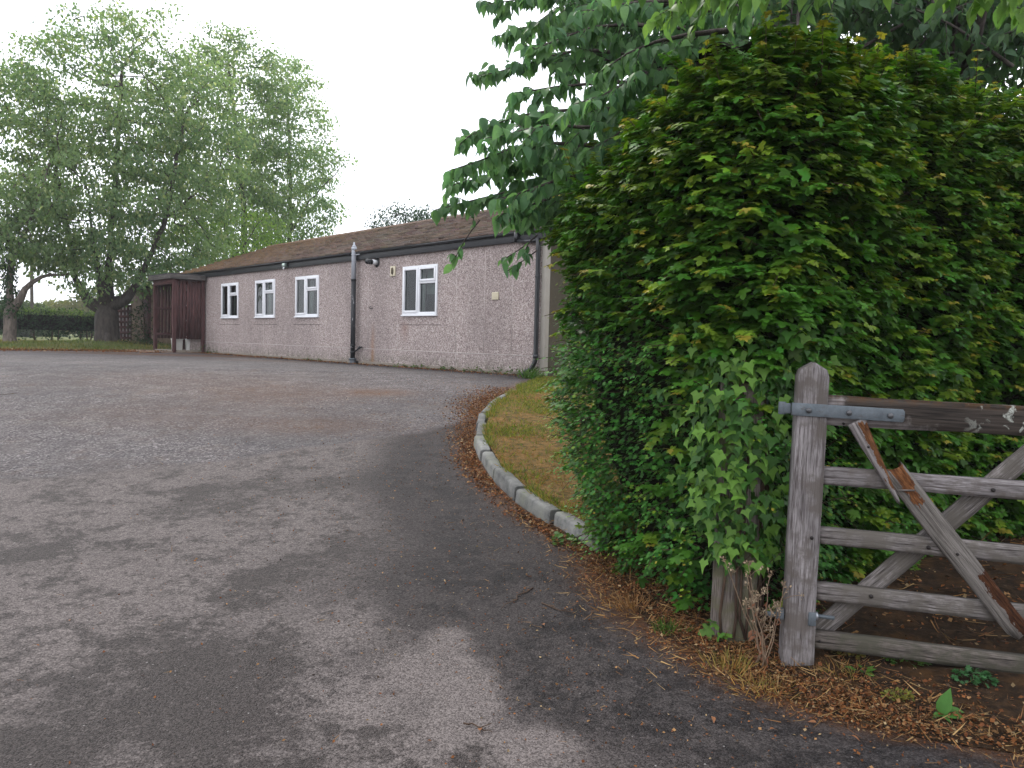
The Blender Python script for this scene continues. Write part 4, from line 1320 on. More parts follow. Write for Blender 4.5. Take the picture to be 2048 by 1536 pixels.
# shoots of paired leaves, young and coloured at the tip
NSH = 4600
p0, nn = hedge_sample(NSH, r)
tb = MB()
for k in range(NSH):
    top_ = nn[k][2] > .55
    L = r.uniform(.06, .21) * (1.35 if top_ and r.random() < .5 else 1.0)
    d = norm(nn[k] * .8 + UP * (.35 if not top_ else 1.0) + r.normal(0, .45, 3) + np.array([-.2, 0, 0]))
    nl = int(L / .03) + 2
    mpl = bool(is_maple(p0[k][None], r)[0])
    young = r.random() < .5
    hue = r.random()
    ft = np.linspace(.1, 1, nl)
    cpts = p0[k] + d * (ft * L)[:, None] + UP * (-.25 * L * ft ** 2)[:, None]
    side = norm(np.cross(d, UP + r.normal(0, .2, 3)))
    P_, A_, S_, T_ = [], [], [], []
    for j in range(nl):
        for sg in ((-1, 1) if mpl else (1 if j % 2 else -1,)):
            P_.append(cpts[j] + side * sg * .008)
            A_.append(norm(side * sg * (.8 - .4 * ft[j]) + d * (.35 + .5 * ft[j]) - UP * .30 + r.normal(0, .22, 3)))
            S_.append((.066 if mpl else .050) * (1 - .52 * ft[j] ** 2) * r.uniform(.75, 1.15))
            base_ = (GR_M if mpl else GR_H) * 1.15
            if young:
                t_ = base_ * (1 - ft[j]) + YG * ft[j] * (.45 + .6 * hue)
                if ft[j] > .86 and hue > .62: t_ = t_ * .5 + OR * .5
            else: t_ = base_ * (1 + .35 * ft[j])
            T_.append(t_ * r.uniform(.8, 1.2))
    P_ = np.array(P_); m = len(P_)
    put(P_, np.repeat(nn[k][None], m, 0), np.array(S_), np.array(T_), np.full(m, mpl), A=np.array(A_), lift=.9)
    if k % 2 == 0: tb.tube(np.vstack([p0[k] - d * .08, cpts])[::2] - org, .0022, 4, cap=False)
# upright straggling shoots along the crest and at the left edge
for k in range(50):
    ii = r.integers(8, NA - 60)
    jj = r.integers(int(NQ * .58), int(NQ * .82))
    b = HS[ii, jj]; d = norm(UP * 1.0 + HN[ii, jj] * .35 + r.normal(0, .28, 3)); L = r.uniform(.18, .42)
    nl = int(L / .045)
    ft = np.linspace(.1, 1, nl); c_ = b + d * (ft * L)[:, None]
    tb.tube(np.vstack([b - d * .1, c_]) - org, np.linspace(.004, .0015, nl + 1), 4, cap=False)
    P_, A_, S_, T_ = [], [], [], []
    for j in range(nl):
        a0 = j * math.pi / 2 + r.normal(0, .3)
        for sg in (0, math.pi):
            h_ = np.array([math.cos(a0 + sg), math.sin(a0 + sg), 0])
            P_.append(c_[j]); A_.append(h_ * .9 + UP * .1 + r.normal(0, .2, 3)); S_.append(.075 * (1 - .5 * ft[j]) * r.uniform(.8, 1.2))
            T_.append((GR_M * 1.6 * (1 - ft[j]) + (YG if ft[j] < .85 else OR * .45 + YG * .5) * ft[j]) * r.uniform(.8, 1.2))
    P_ = np.array(P_); m = len(P_)
    put(P_, np.repeat(UP[None], m, 0), np.array(S_), np.array(T_), np.ones(m, bool), A=np.array(A_), lift=.6)
HL.build('foliage', M_hleaf, hedge)
tb.build('twigs', M_twig, hedge)
print('hedge tris', sum(len(f) for f in HL.F))

# ------------------------------------------------------------------ ivy on the post
ivy = thing('ivy', 'bright green ivy with pointed leaves climbing over the old gate post', 'ivy', (pb[0], pb[1], pb[2]))
IL = Leaves()
r = np.random.default_rng(33)
o0 = np.array(ivy.location)
n = 900
a_ = r.uniform(-2.9, .4, n)
zz = .42 + 1.0 * r.random(n) ** 1.05
rad = .125 + .05 * np.sin(np.clip((zz - .2) / 1.3, 0, 1) * math.pi) + r.normal(0, .03, n)
cx, cy = pb[0] + .01, pb[1] + .07
wd = np.interp(zz, [.3, .6, 1.0, 1.5], [.7, 1.0, 1.15, 1.0])
P_ = np.stack([cx + np.cos(a_) * rad * wd * 1.25, cy + np.sin(a_) * rad, pb[2] + zz], 1)
O_ = np.stack([np.cos(a_), np.sin(a_), np.full(n, .25)], 1)
N_ = norm(O_ + UP * .55 + rv(n, .35, r)); A_ = -UP + O_ * .6 + rv(n, .35, r)
yng = r.random(n) < .5
T_ = np.where(yng[:, None], np.array([.090, .185, .028]), np.array([.036, .098, .018])) * r.uniform(.65, 1.35, (n, 1))
IL.add(L_IVY, P_ - o0, A_, N_, r.uniform(.028, .068, n), T_)
d_ = np.hypot(HSf[:, 0] - pb[0] + .05, HSf[:, 1] - pb[1] - .07)
kk = np.nonzero((d_ < .55) & (HSf[:, 2] > .55) & (HSf[:, 2] < 1.62))[0]
kk = r.choice(kk, 420, p=(lambda w: w / w.sum())(np.exp(-(d_[kk] / .28) ** 2)))
P_ = HSf[kk] + HNf[kk] * r.uniform(.0, .07, (420, 1)) + rv(420, .025, r); O_ = HNf[kk]
ok = ~((np.hypot(P_[:, 0] - pb[0] - .02, P_[:, 1] - pb[1]) < .26) & (P_[:, 2] < .5))
P_, O_ = P_[ok], O_[ok]; n = len(P_)
T_ = np.where((r.random(n) < .5)[:, None], np.array([.090, .185, .028]), np.array([.036, .098, .018])) * r.uniform(.6, 1.3, (n, 1))
IL.add(L_IVY, P_ - o0, -UP + O_ * .6 + rv(n, .4, r), O_ + UP * .6 + rv(n, .4, r), r.uniform(.025, .066, n), T_)
IL.build('foliage', M_ileaf, ivy)
tb = MB()
for k in range(9):
    a0 = r.uniform(-2.6, .1); z_ = np.linspace(.05, 1.4, 14)
    aa = a0 + np.cumsum(r.normal(0, .12, 14))
    tb.tube(np.stack([cx + np.cos(aa) * .125, cy + np.sin(aa) * .125, pb[2] + z_], 1) - o0, np.linspace(.008, .003, 14), 5)
tb.build('stems', M_twig, ivy)

# ================================================================== TREES BEYOND THE YARD
def colonize(starts, attr, step, di, dk, iters, r, sag=0.0):
    """space colonization: starts = list of polylines (first = trunk); returns node positions and parents"""
    pos, par = [], []
    for pl, root in starts:
        pl = np.asarray(pl, float)
        d = np.linalg.norm(np.diff(pl, axis=0), axis=1); t = np.concatenate([[0], np.cumsum(d)])
        q = np.arange(0, t[-1] + 1e-6, step)
        X = np.stack([np.interp(q, t, pl[:, k]) for k in range(3)], 1)
        if root is None: prev = -1
        else:
            prev = int(np.argmin(np.linalg.norm(np.array(pos) - X[0], axis=1))); X = X[1:]
        for x in X:
            pos.append(x + r.normal(0, step * .06, 3)); par.append(prev); prev = len(pos) - 1
    pos = list(pos)
    A = np.asarray(attr, float)
    P0 = np.array(pos)
    dist = np.linalg.norm(A[:, None] - P0[None], axis=2)
    ni = dist.argmin(1); nd = dist.min(1)
    alive = nd > dk
    for it in range(iters):
        act = alive & (nd < di)
        if not act.any(): break
        idx = np.nonzero(act)[0]
        P = np.array(pos)
        dirs = norm(A[idx] - P[ni[idx]])
        acc = np.zeros((len(P), 3)); np.add.at(acc, ni[idx], dirs)
        cand = np.nonzero(np.linalg.norm(acc, axis=1) > 1e-6)[0]
        newp = []
        for c_ in cand:
            v = norm(acc[c_]) + r.normal(0, .16, 3); v[2] -= sag
            newp.append(P[c_] + norm(v) * step)
        base = len(pos)
        newp = np.array(newp)
        pos += list(newp); par += [int(c_) for c_ in cand]
        for k0 in range(0, len(newp), 400):
            dd = np.linalg.norm(A[:, None] - newp[None, k0:k0 + 400], axis=2)
            m = dd.min(1); mi = dd.argmin(1) + base + k0
            b = m < nd
            nd[b] = m[b]; ni[b] = mi[b]
        alive &= nd > dk
        if len(pos) > 9000: break
    return np.array(pos), np.array(par)


def tubes_from(mb_, pos, par, tip, power, rmax, org, thin=0.0):
    n = len(pos)
    cnt = np.zeros(n)
    kids = [[] for _ in range(n)]
    for i_ in range(n):
        if par[i_] >= 0: kids[par[i_]].append(i_)
    cnt = np.ones(n)
    for i_ in range(n - 1, -1, -1):
        if kids[i_]: cnt[i_] = sum(cnt[k] for k in kids[i_])
        # parents always have a lower index
    rad = np.minimum(tip * cnt ** power, rmax)
    rad[0] = max(rad[0], rmax)
    for i_ in range(1, n):
        hb = pos[i_, 2] - pos[0, 2]
        k_ = .975 if hb < 1.25 else .80
        if cnt[i_] > .035 * cnt[0]: rad[i_] = max(rad[i_], k_ * rad[par[i_]] if (hb < 4.5 and k_ * rad[par[i_]] > .04) else 0)
    for i_ in range(n):
        st = [(i_)] if par[i_] < 0 else []
        if par[i_] >= 0:
            sib = kids[par[i_]]
            big = max(sib, key=lambda k: cnt[k])
            if big != i_: st = [par[i_], i_]
        if not st: continue
        ch = list(st)
        while kids[ch[-1]]:
            ch.append(max(kids[ch[-1]], key=lambda k: cnt[k]))
        rr = rad[ch].copy()
        if len(st) == 2: rr[0] = rr[1]
        if rr.max() < thin or len(ch) < 2: continue
        if len(ch) < 3: mb_.tube(np.vstack([pos[ch[0]], .5 * (pos[ch[0]] + pos[ch[1]]), pos[ch[1]]]) - org, [rr[0], rr.mean(), rr[1]], 4, cap=False)
        else: mb_.tube(pos[ch] - org, rr, 10 if rr[0] > .15 else 6 if rr[0] > .04 else 4, cap=False)
    return cnt, kids


def ellipsoid_pts(c, rad, n, r, shell=.0):
    v = norm(r.normal(0, 1, (n, 3)))
    u = r.random(n) ** (1 / 3)
    u = shell + (1 - shell) * u
    return np.asarray(c) + v * u[:, None] * np.asarray(rad)


def tree(name, label, base, starts, blobs, seed, cols, leaf=.10, per=14, spread=.46, step=.34, bark=M_bark, tip=.011, power=.47, rmax=.55, dens=1.0, droop=.7, flare=True, cat='tree', dk=.62, di=2.6, lim=3, mat=None):
    r = np.random.default_rng(seed)
    base = np.array(base, float)
    t = thing(name, label, cat, base)
    A = np.concatenate([ellipsoid_pts(c, rd, int(n_ * dens), r) for (c, rd, n_) in blobs])
    # uneven outline: carve the envelope with noise
    A = A[vnoise(A, .42, 3) + r.normal(0, .05, len(A)) > .40]
    pos, par = colonize(starts, A, step, di, dk, 70, r, .05)
    mb_ = MB()
    cnt, kids = tubes_from(mb_, pos, par, tip, power, rmax, base)
    if flare:
        for a_ in np.linspace(0, 2 * math.pi, 7)[:-1]:
            a_ += r.normal(0, .2); d_ = np.array([math.cos(a_), math.sin(a_), 0])
            mb_.tube(np.array([d_ * rmax * .55 + UP * rmax * 1.6, d_ * rmax * .80 + UP * rmax * .45, d_ * rmax * 1.15 - UP * .12]), [rmax * .30, rmax * .36, rmax * .10], 7)
    mb_.build('trunk', bark, t, smooth=True)
    tw = np.nonzero(cnt <= lim)[0]
    k = np.repeat(tw, per)
    m = len(k)
    cl = vnoise(pos, 1.1, 2)
    sp3 = spread * np.array([.72, .72, .34])
    P_ = pos[k] + r.normal(0, 1, (m, 3)) * sp3 + (pos[k] - pos[np.maximum(par[k], 0)]) * r.uniform(0, 1, (m, 1))
    c_ = np.mean([b_[0] for b_ in blobs], axis=0)
    O_ = norm(P_ - c_)
    A_ = -UP * droop + O_ * .35 + r.normal(0, .5, (m, 3))
    N_ = UP * .7 + O_ * .4 + r.normal(0, .6, (m, 3))
    c0, c1, c2 = (np.array(x) for x in cols)
    f = np.clip((cl[k] - .5) * 2.2 + .5 + r.normal(0, .22, m), 0, 1)[:, None]
    T_ = c0 * (1 - f) + c1 * f
    y_ = r.random(m) < .12
    T_[y_] = c2 * r.uniform(.8, 1.2, (y_.sum(), 1))
    L_ = Leaves()
    L_.add(L_QUAD, P_ - base, A_, N_, leaf * r.uniform(.7, 1.3, m), T_)
    L_.build('crown', mat or M_tleaf, t)
    print(name, 'nodes', len(pos), 'leaves', m)
    return t


GREEN = [(.105, .180, .092), (.200, .290, .145), (.29, .34, .18)]
GREENB = [(.105, .20, .050), (.18, .30, .07), (.22, .30, .09)]
GREEND = [(.130, .220, .125), (.21, .31, .16), (.27, .33, .17)]
b1 = np.array([-14.75, 28.0, 1.03])
tree('cherry_tree', 'big spreading tree with forked thick trunk beside the timber porch', b1,
     [([b1, b1 + (0, 0, 1.6)], None), ([b1 + (0, 0, 1.4), at(185, 610, 28), at(150, 560, 28.1), at(140, 480, 28.2), at(120, 380, 28), at(100, 260, 27.8)], 0),
      ([b1 + (0, 0, 1.5), at(215, 570, 28.2), at(222, 450, 28.5), at(235, 300, 28.3), at(245, 120, 28)], 0),
      ([b1 + (0, 0, 1.5), at(205, 580, 27.6), at(185, 480, 27.3), at(175, 360, 27)], 0),
      ([b1 + (0, 0, 1.4), at(255, 600, 28), at(290, 535, 28), at(330, 440, 28), at(385, 392, 28.2), at(430, 340, 28)], 0),
      ([at(330, 440, 28), at(350, 350, 27.5), at(370, 220, 27.5)], 0)],
     [(at(235, 320, 28), (4.3, 3.6, 5.2), 1150), (at(320, 190, 28.4), (2.8, 2.8, 3.3), 340), (at(150, 150, 28), (1.9, 2, 1.9), 150), (at(320, 105, 28.4), (1.8, 1.8, 1.5), 120), (at(375, 180, 28.6), (1.6, 1.8, 2.0), 140), (at(90, 200, 28), (1.6, 1.8, 2.0), 130), (at(300, 500, 27.6), (3.0, 2.0, 1.5), 420), (at(130, 330, 28), (2.0, 2.2, 3.4), 260), (at(395, 330, 28), (1.9, 2.2, 3.6), 260), (at(215, 560, 27.4), (1.3, 1.2, 1.2), 130), (at(250, 85, 28), (1.2, 1.4, 1.5), 110)],
     41, GREEN, leaf=.145, per=50, lim=2, spread=.40, rmax=.43, tip=.012)
b2 = np.array([-17.62, 27.0, .97])
t2 = tree('cherry_tree', 'tree with pale-based ivy-clad trunk at the left edge of the yard', b2,
          [([b2, b2 + (0, 0, 2.2), at(22, 500, 27), at(10, 380, 27)], None), ([b2 + (0, 0, 1.1), at(38, 606, 27), at(52, 574, 27), at(80, 553, 27.1), at(147, 546, 27.3), at(175, 530, 27.4)], 0),
           ([at(22, 520, 27), at(60, 440, 26.6), at(85, 370, 26.4)], 0), ([at(18, 480, 27), at(-60, 380, 27), at(-120, 300, 27)], 0)],
          [(at(-20, 330, 27), (2.8, 2.6, 3.9), 620), (at(60, 420, 26.6), (1.6, 1.6, 1.9), 170), (at(110, 500, 27), (1.5, 1.0, .8), 60), (at(20, 470, 26.6), (1.0, 1.0, 1.2), 90)],
          42, GREEN, leaf=.145, per=50, lim=2, spread=.40, rmax=.215, tip=.013, bark=M_bark2)
b3 = np.array([-12.9, 35.5, .8])
tree('cherry_tree', 'tall tree with open crown rising behind the left end of the roof', b3,
     [([b3, at(490, 560, 35.5), at(487, 420, 35.5), at(470, 240, 35.5), at(455, 110, 35.5)], None)],
     [(at(460, 300, 35.5), (3.4, 2.8, 5.6), 950), (at(465, 125, 35.5), (1.7, 1.7, 1.7), 150), (at(530, 190, 35.5), (1.6, 1.6, 1.8), 130), (at(440, 420, 34.5), (2.4, 2, 2.0), 240)],
     43, GREEN, leaf=.158, per=48, lim=2, spread=.42, rmax=.28, tip=.013)
b4 = np.array([-10.9, 38.5, .8])
tree('cherry_tree', 'slimmer airy tree furthest right in the row behind the roof', b4,
     [([b4, at(578, 560, 38.5), at(582, 420, 38.5), at(578, 280, 38.5), at(572, 160, 38.5)], None), ([at(580, 470, 38.5), at(620, 400, 38.5), at(690, 328, 38.5)], 0), ([at(580, 500, 38.5), at(630, 450, 38.5), at(670, 425, 38.5)], 0)],
     [(at(575, 310, 38.5), (2.3, 2.4, 5.2), 620), (at(620, 400, 38.5), (1.7, 1.6, 2.2), 190), (at(660, 335, 38.5), (1.2, .8, .4), 26), (at(560, 180, 38.5), (1.3, 1.3, 1.6), 80)],
     44, GREEND, leaf=.158, per=44, lim=2, spread=.42, rmax=.22, tip=.012)
b5 = np.array([-12.0, 31.5, .9])
tree('young_tree', 'low bright green bushy tree between the porch roof and bungalow gable', b5,
     [([b5, at(420, 560, 31.5), at(415, 500, 31.5)], None), ([at(420, 560, 31.5), at(480, 500, 31.8)], 0), ([at(420, 570, 31.5), at(350, 520, 31)], 0)],
     [(at(420, 500, 31.5), (2.6, 1.8, 1.5), 420), (at(340, 540, 30.8), (1.3, 1.0, 1.0), 120), (at(500, 470, 32), (1.6, 1.3, 1.3), 160)],
     45, GREENB, leaf=.13, per=42, lim=2, rmax=.14, tip=.011)
b6 = np.array([-4.35, 33.0, .9])
tree('small_tree', 'small bluish dark tree peeping over the middle of the roof ridge', b6,
     [([b6, at(812, 500, 33), at(810, 425, 33)], None)],
     [(at(808, 440, 33), (1.25, 1.1, .95), 210), (at(800, 408, 33), (.5, .5, .5), 36), (at(760, 452, 33), (.5, .5, .5), 30), (at(850, 440, 33), (.7, .6, .7), 70)],
     46, [(.030, .062, .050), (.055, .095, .075), (.07, .11, .07)], leaf=.10, per=40, rmax=.10, tip=.010, step=.2, dk=.36, di=1.6)

# ivy round the left-hand trunk
IL2 = Leaves(); r = np.random.default_rng(51); n = 1500
a_ = r.uniform(0, 2 * math.pi, n); zz = r.uniform(.95, 4.6, n)
rad = .27 + r.normal(0, .05, n) + .07 * np.sin(zz * 2.0)
P_ = np.stack([np.cos(a_) * rad, np.sin(a_) * rad, zz], 1); O_ = np.stack([np.cos(a_), np.sin(a_), np.full(n, .2)], 1)
IL2.add(L_QUAD, P_, -UP + O_ * .4 + rv(n, .4, r), O_ + rv(n, .4, r), r.uniform(.07, .13, n), np.array([.020, .048, .018]) * r.uniform(.6, 1.6, (n, 1)))
iv = thing('ivy', 'dark ivy wrapped round the upper trunk of the tree at the left edge', 'ivy', b2)
IL2.build('foliage', M_ileaf, iv)

# ------------------------------------------------------------------ far clipped hedge, far trees
def box_hedge(name, label, p0, p1, w, h, z0, n, seed, cols, gaps=False):
    r = np.random.default_rng(seed)
    p0 = np.array(p0, float); p1 = np.array(p1, float); d = p1 - p0; L = np.linalg.norm(d); d /= L; nrm = np.array([-d[1], d[0]])
    t = thing(name, label, 'hedge', (*((p0 + p1) / 2), z0))
    s_ = r.uniform(0, L, n); f = r.integers(0, 3, n)
    wv_ = r.uniform(-.5, .5, n) * w; hv = r.uniform(.15, 1, n) * h
    wv_ = np.where(f == 0, -w / 2, np.where(f == 1, w / 2, wv_)); hv = np.where(f == 2, h, hv)
    jit = (vnoise(np.stack([s_, wv_, hv], 1), 1.3, 3) - .5)
    if gaps:
        low = (hv < .55) & (vnoise(np.stack([s_ * .8, s_ * 0, s_ * 0], 1), 1.0, 2) > .55) & (r.random(n) < .8)
        hv = np.where(low, hv + .6, hv)
    P_ = np.stack([p0[0] + d[0] * s_ + nrm[0] * (wv_ + jit * .3), p0[1] + d[1] * s_ + nrm[1] * (wv_ + jit * .3), hv + jit * .25], 1)
    P_ += r.normal(0, .06, (n, 3))
    P_[:, :2] -= ((p0 + p1) / 2)
    O_ = np.where((f == 2)[:, None], UP, np.concatenate([nrm * 1.0, [0]])[None] * np.sign(wv_)[:, None])
    L_ = Leaves()
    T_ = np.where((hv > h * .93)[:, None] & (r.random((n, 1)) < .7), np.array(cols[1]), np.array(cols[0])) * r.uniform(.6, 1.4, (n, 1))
    L_.add(L_QUAD, P_, O_ * .4 - UP * .4 + rv(n, .6, r), O_ + UP * .4 + rv(n, .5, r), r.uniform(.08, .15, n), T_)
    L_.build('foliage', M_tleaf, t)
    m_ = MB()
    a_ = math.atan2(d[1], d[0]); c_, s2 = math.cos(a_), math.sin(a_)
    zb = .62 if gaps else .1
    m_.box((-L / 2, -w / 2 + .15, zb), (L / 2, w / 2 - .15, h - .15), M=[[c_, -s2, 0, 0], [s2, c_, 0, 0], [0, 0, 1, 0], [0, 0, 0, 1]])
    m_.build('inner_branches', M_core, t)
    m_ = MB()
    for k in range(int(L / .55)):
        x = r.uniform(-L / 2, L / 2); y_ = r.uniform(-.2, .2) * w
        q = np.array([c_ * x - s2 * y_, s2 * x + c_ * y_, -.05]); m_.tube([q, q + (r.normal(0, .08), r.normal(0, .08), .4), q + (r.normal(0, .15), r.normal(0, .15), .9)], [.04, .03, .02], 5)
    m_.build('stems', M_twig, t)
    return t


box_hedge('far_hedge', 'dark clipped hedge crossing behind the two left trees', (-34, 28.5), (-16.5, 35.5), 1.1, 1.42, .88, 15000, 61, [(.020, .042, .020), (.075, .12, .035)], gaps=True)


def far_tree(name, label, px, py_top, d, w, seed, cols, group=None):
    r = np.random.default_rng(seed)
    c = at(px, py_top, d); base = np.array([c[0], d, .8]); H = c[2] - .8
    t = thing(name, label, 'tree', base, group=group)
    m_ = MB(); m_.tube([(0, 0, 0), (0, 0, H * .5), (.1, 0, H * .8)], [w * .06, w * .05, w * .02], 6); m_.build('trunk', M_bark, t)
    n = 5200
    P_ = ellipsoid_pts((0, 0, H * .55), (w / 2, w / 2, H * .47), n, r, .35)
    P_ += ((vnoise(P_ + seed, .5, 3) - .5)[:, None]) * norm(P_ - (0, 0, H * .4)) * w * .4
    P_ = P_[P_[:, 2] > .1]; n = len(P_)
    O_ = norm(P_ - (0, 0, H * .4))
    f = vnoise(P_, 1.2, 2)[:, None]
    L_ = Leaves(); L_.add(L_QUAD, P_, O_ * .5 - UP * .4 + rv(n, .5, r), O_ + UP * .5 + rv(n, .5, r), r.uniform(.25, .45, n), (np.array(cols[0]) * (1 - f) + np.array(cols[1]) * f) * r.uniform(.75, 1.3, (n, 1)))
    L_.build('crown', M_tleaf, t)
    return t


FT = [(.075, .088, .030), (.15, .15, .055)]
far_tree('field_tree', 'rounded yellowish tree beyond the hedge, left of the big trunk', 165, 598, 75, 7.5, 71, FT)
far_tree('field_tree', 'broad olive green tree beyond the hedge, next to the rounded yellowish one', 118, 606, 80, 6.0, 72, [(.06, .085, .03), (.12, .14, .05)])
far_tree('field_bush', 'dark green bush beyond the hedge beside the utility pole', 78, 612, 70, 3.4, 73, [(.05, .08, .03), (.09, .12, .045)])
far_tree('field_bush', 'dark shrubby tree behind the ivy-clad trunk at the left edge', 22, 600, 60, 5.5, 74, [(.035, .06, .025), (.06, .09, .035)])

# shrub by the outbuilding
def shrub(name, label, loc, rx, ry, h, n, seed, cols, leaf=.08, cat='shrub', group=None):
    r = np.random.default_rng(seed)
    t = thing(name, label, cat, loc, group=group)
    m_ = MB()
    for k in range(9):
        a_ = r.uniform(0, 6.28); e = np.array([math.cos(a_) * rx * r.uniform(.2, .8), math.sin(a_) * ry * r.uniform(.2, .8), h * r.uniform(.6, .95)])
        m_.tube([(0, 0, -.02), e * (.4, .4, .5), e], [.02, .013, .005], 5)
    m_.build('stems', M_twig, t)
    P_ = ellipsoid_pts((0, 0, h * .52), (rx, ry, h * .5), n, r, .3)
    P_ += ((vnoise(P_ + seed, 2.2, 3) - .5)[:, None]) * norm(P_ - (0, 0, h * .3)) * rx * .8
    O_ = norm(P_ - (0, 0, h * .35))
    L_ = Leaves(); L_.add(L_QUAD, P_, O_ * .6 - UP * .3 + rv(n, .5, r), O_ + UP * .5 + rv(n, .5, r), leaf * r.uniform(.6, 1.3, n), np.array(cols) * r.uniform(.5, 1.5, (n, 1)))
    L_.build('foliage', M_tleaf, t)
    return t


q = at(290, 690, 28.6)
shrub('shrub', 'dark ivy-like shrub against the brown outbuilding beside the porch', (q[0], 28.7, .95), .55, .45, 1.7, 1100, 81, (.020, .042, .020))
q = at(262, 700, 26.5)
shrub('low_shrub', 'low dark weeds at the foot of the lattice screen', (q[0], 27.2, .98), .75, .4, .32, 500, 82, (.025, .05, .02), .06)

# ================================================================== OVERHANGING CHERRY
ch_b = np.array([4.35, 7.9, .55])
cherry = thing('cherry_tree', 'overhanging cherry tree with large drooping leaves behind the tall hedge', 'tree', ch_b)
CW, CL = MB(), Leaves()
r = np.random.default_rng(91)
fork = ch_b + (-.15, -.1, 2.0)
CW.tube(np.array([(0, 0, -.1), (.02, 0, .7), (-.1, -.05, 1.5), (-.15, -.1, 2.0)]), [.26, .20, .185, .18], 12)
C0 = np.array([.070, .165, .078]); C1 = np.array([.140, .265, .098])


def twig_leaves(pts, dens, size, tone=1.0):
    """drooping cherry leaves strung along a twig"""
    d = np.linalg.norm(np.diff(pts, axis=0), axis=1); t = np.concatenate([[0], np.cumsum(d)])
    n = max(3, int(t[-1] / dens))
    q = np.linspace(.12, 1, n) * t[-1]
    X = np.stack([np.interp(q, t, pts[:, k]) for k in range(3)], 1)
    D_ = norm(pts[-1] - pts[0])
    side = norm(np.cross(D_, UP))
    sg = np.where(np.arange(n) % 2 == 0, 1, -1)[:, None]
    A_ = -UP * r.uniform(.5, 1.5, (n, 1)) + side * sg * .6 + D_ * .4 + r.normal(0, .42, (n, 3))
    N_ = UP * .5 + side * sg * .65 + r.normal(0, .35, (n, 3)) + np.array([-.3, -.5, 0])
    f = r.random((n, 1))
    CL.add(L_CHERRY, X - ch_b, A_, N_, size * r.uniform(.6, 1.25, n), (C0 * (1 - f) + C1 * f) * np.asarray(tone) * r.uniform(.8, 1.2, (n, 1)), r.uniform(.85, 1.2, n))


def bough(p0, p1, rad=.022, arch=.12, tw_len=.42, gap=.11, size=.105, tone=1.0, dens=.030, from_fork=True, droop=.10):
    p0 = np.array(p0); p1 = np.array(p1)
    L = np.linalg.norm(p1 - p0)
    n = max(5, int(L / .16))
    f = np.linspace(0, 1, n)
    P = p0 + (p1 - p0) * f[:, None]
    P[:, 2] += arch * L * np.sin(f * math.pi) * .6
    P += (np.stack([vnoise(P + k * 9.1, 1.6, 2) for k in range(3)], 1) - .5) * .22 * np.minimum(f, 1)[:, None]
    if from_fork:
        m0 = .5 * (fork + P[0]) + (0, 0, .25)
        CW.tube(np.vstack([fork, .5 * (fork + m0) + (0, 0, .12), m0]) - ch_b, [rad * 1.5, rad * 1.3, rad * 1.15], 7, cap=False)
        CW.tube(np.vstack([m0, .5 * (m0 + P[0]), P[0]]) - ch_b, [rad * 1.15, rad * 1.05, rad], 7, cap=False)
    CW.tube(P - ch_b, np.linspace(rad, .003, n), 6, cap=False)
    D_ = norm(p1 - p0); side = norm(np.cross(D_, UP))
    nt = int(L / gap)
    for k in range(nt):
        g_ = (k + .5) / nt
        b = np.array([np.interp(g_, f, P[:, j]) for j in range(3)])
        l_ = tw_len * (1 - .62 * g_) * r.uniform(.55, 1.25)
        d_ = norm(D_ * r.uniform(.2, .9) + side * (1 if k % 2 else -1) * r.uniform(.3, 1.0) + UP * r.normal(.02, .5))
        T = b + d_ * (np.linspace(0, 1, 5) * l_)[:, None]; T[:, 2] -= droop * np.linspace(0, 1, 5) ** 2 * l_ * 2
        CW.tube(T - ch_b, np.linspace(.005, .0018, 5), 4, cap=False)
        twig_leaves(T, dens, size, tone)
    twig_leaves(P[int(n * .55):], dens, size, tone)


BO = [((1420, -20), 6.4, (975, 8), 6.5), ((1420, 20), 6.2, (990, 62), 6.3), ((1400, 60), 5.8, (1068, 92), 5.7), ((1430, -60), 6.9, (1010, -30), 7.0),
      ((1400, 140), 6.0, (958, 140), 6.1), ((1380, 180), 5.6, (1005, 192), 5.7), ((1350, 225), 5.7, (914, 268), 5.5), ((1330, 265), 5.3, (985, 285), 5.2),
      ((1330, 300), 5.9, (1010, 325), 6.0), ((1310, 305), 5.7, (898, 330), 5.6), ((1300, 345), 6.1, (902, 362), 6.1), ((1300, 375), 5.9, (884, 415), 6.0),
      ((1270, 410), 5.7, (985, 420), 5.6), ((1280, 360), 5.5, (1000, 385), 5.4), ((1260, 430), 6.0, (1040, 440), 5.9),
      ((1400, 100), 6.8, (1120, 150), 7.2), ((1380, 230), 6.6, (1090, 250), 6.9), ((1340, 330), 6.8, (1060, 360), 7.0),
      ((1500, 20), 5.4, (1150, 30), 5.3), ((1480, 60), 5.1, (1190, 130), 4.9), ((1450, 130), 5.0, (1140, 210), 4.9), ((1450, -40), 5.8, (1090, -10), 5.9), ((1420, 170), 5.2, (1180, 300), 5.0)]
for k, (a, da, b, db) in enumerate(BO):
    bough(at(*a, da), at(*b, db), tone=r.uniform(.85, 1.15), from_fork=(k % 4 == 0), size=.104, gap=.080, tw_len=.32, dens=.018)
# low tips hanging in front of the wall
for (a, da, b, db) in [((960, 440), 6.0, (903, 522), 6.0), ((1075, 470), 5.7, (1015, 517), 5.7), ((1075, 500), 5.7, (1030, 540), 5.7)]:
    bough(at(*a, da), at(*b, db), rad=.005, tw_len=.16, gap=.10, from_fork=False, arch=.05, size=.085)
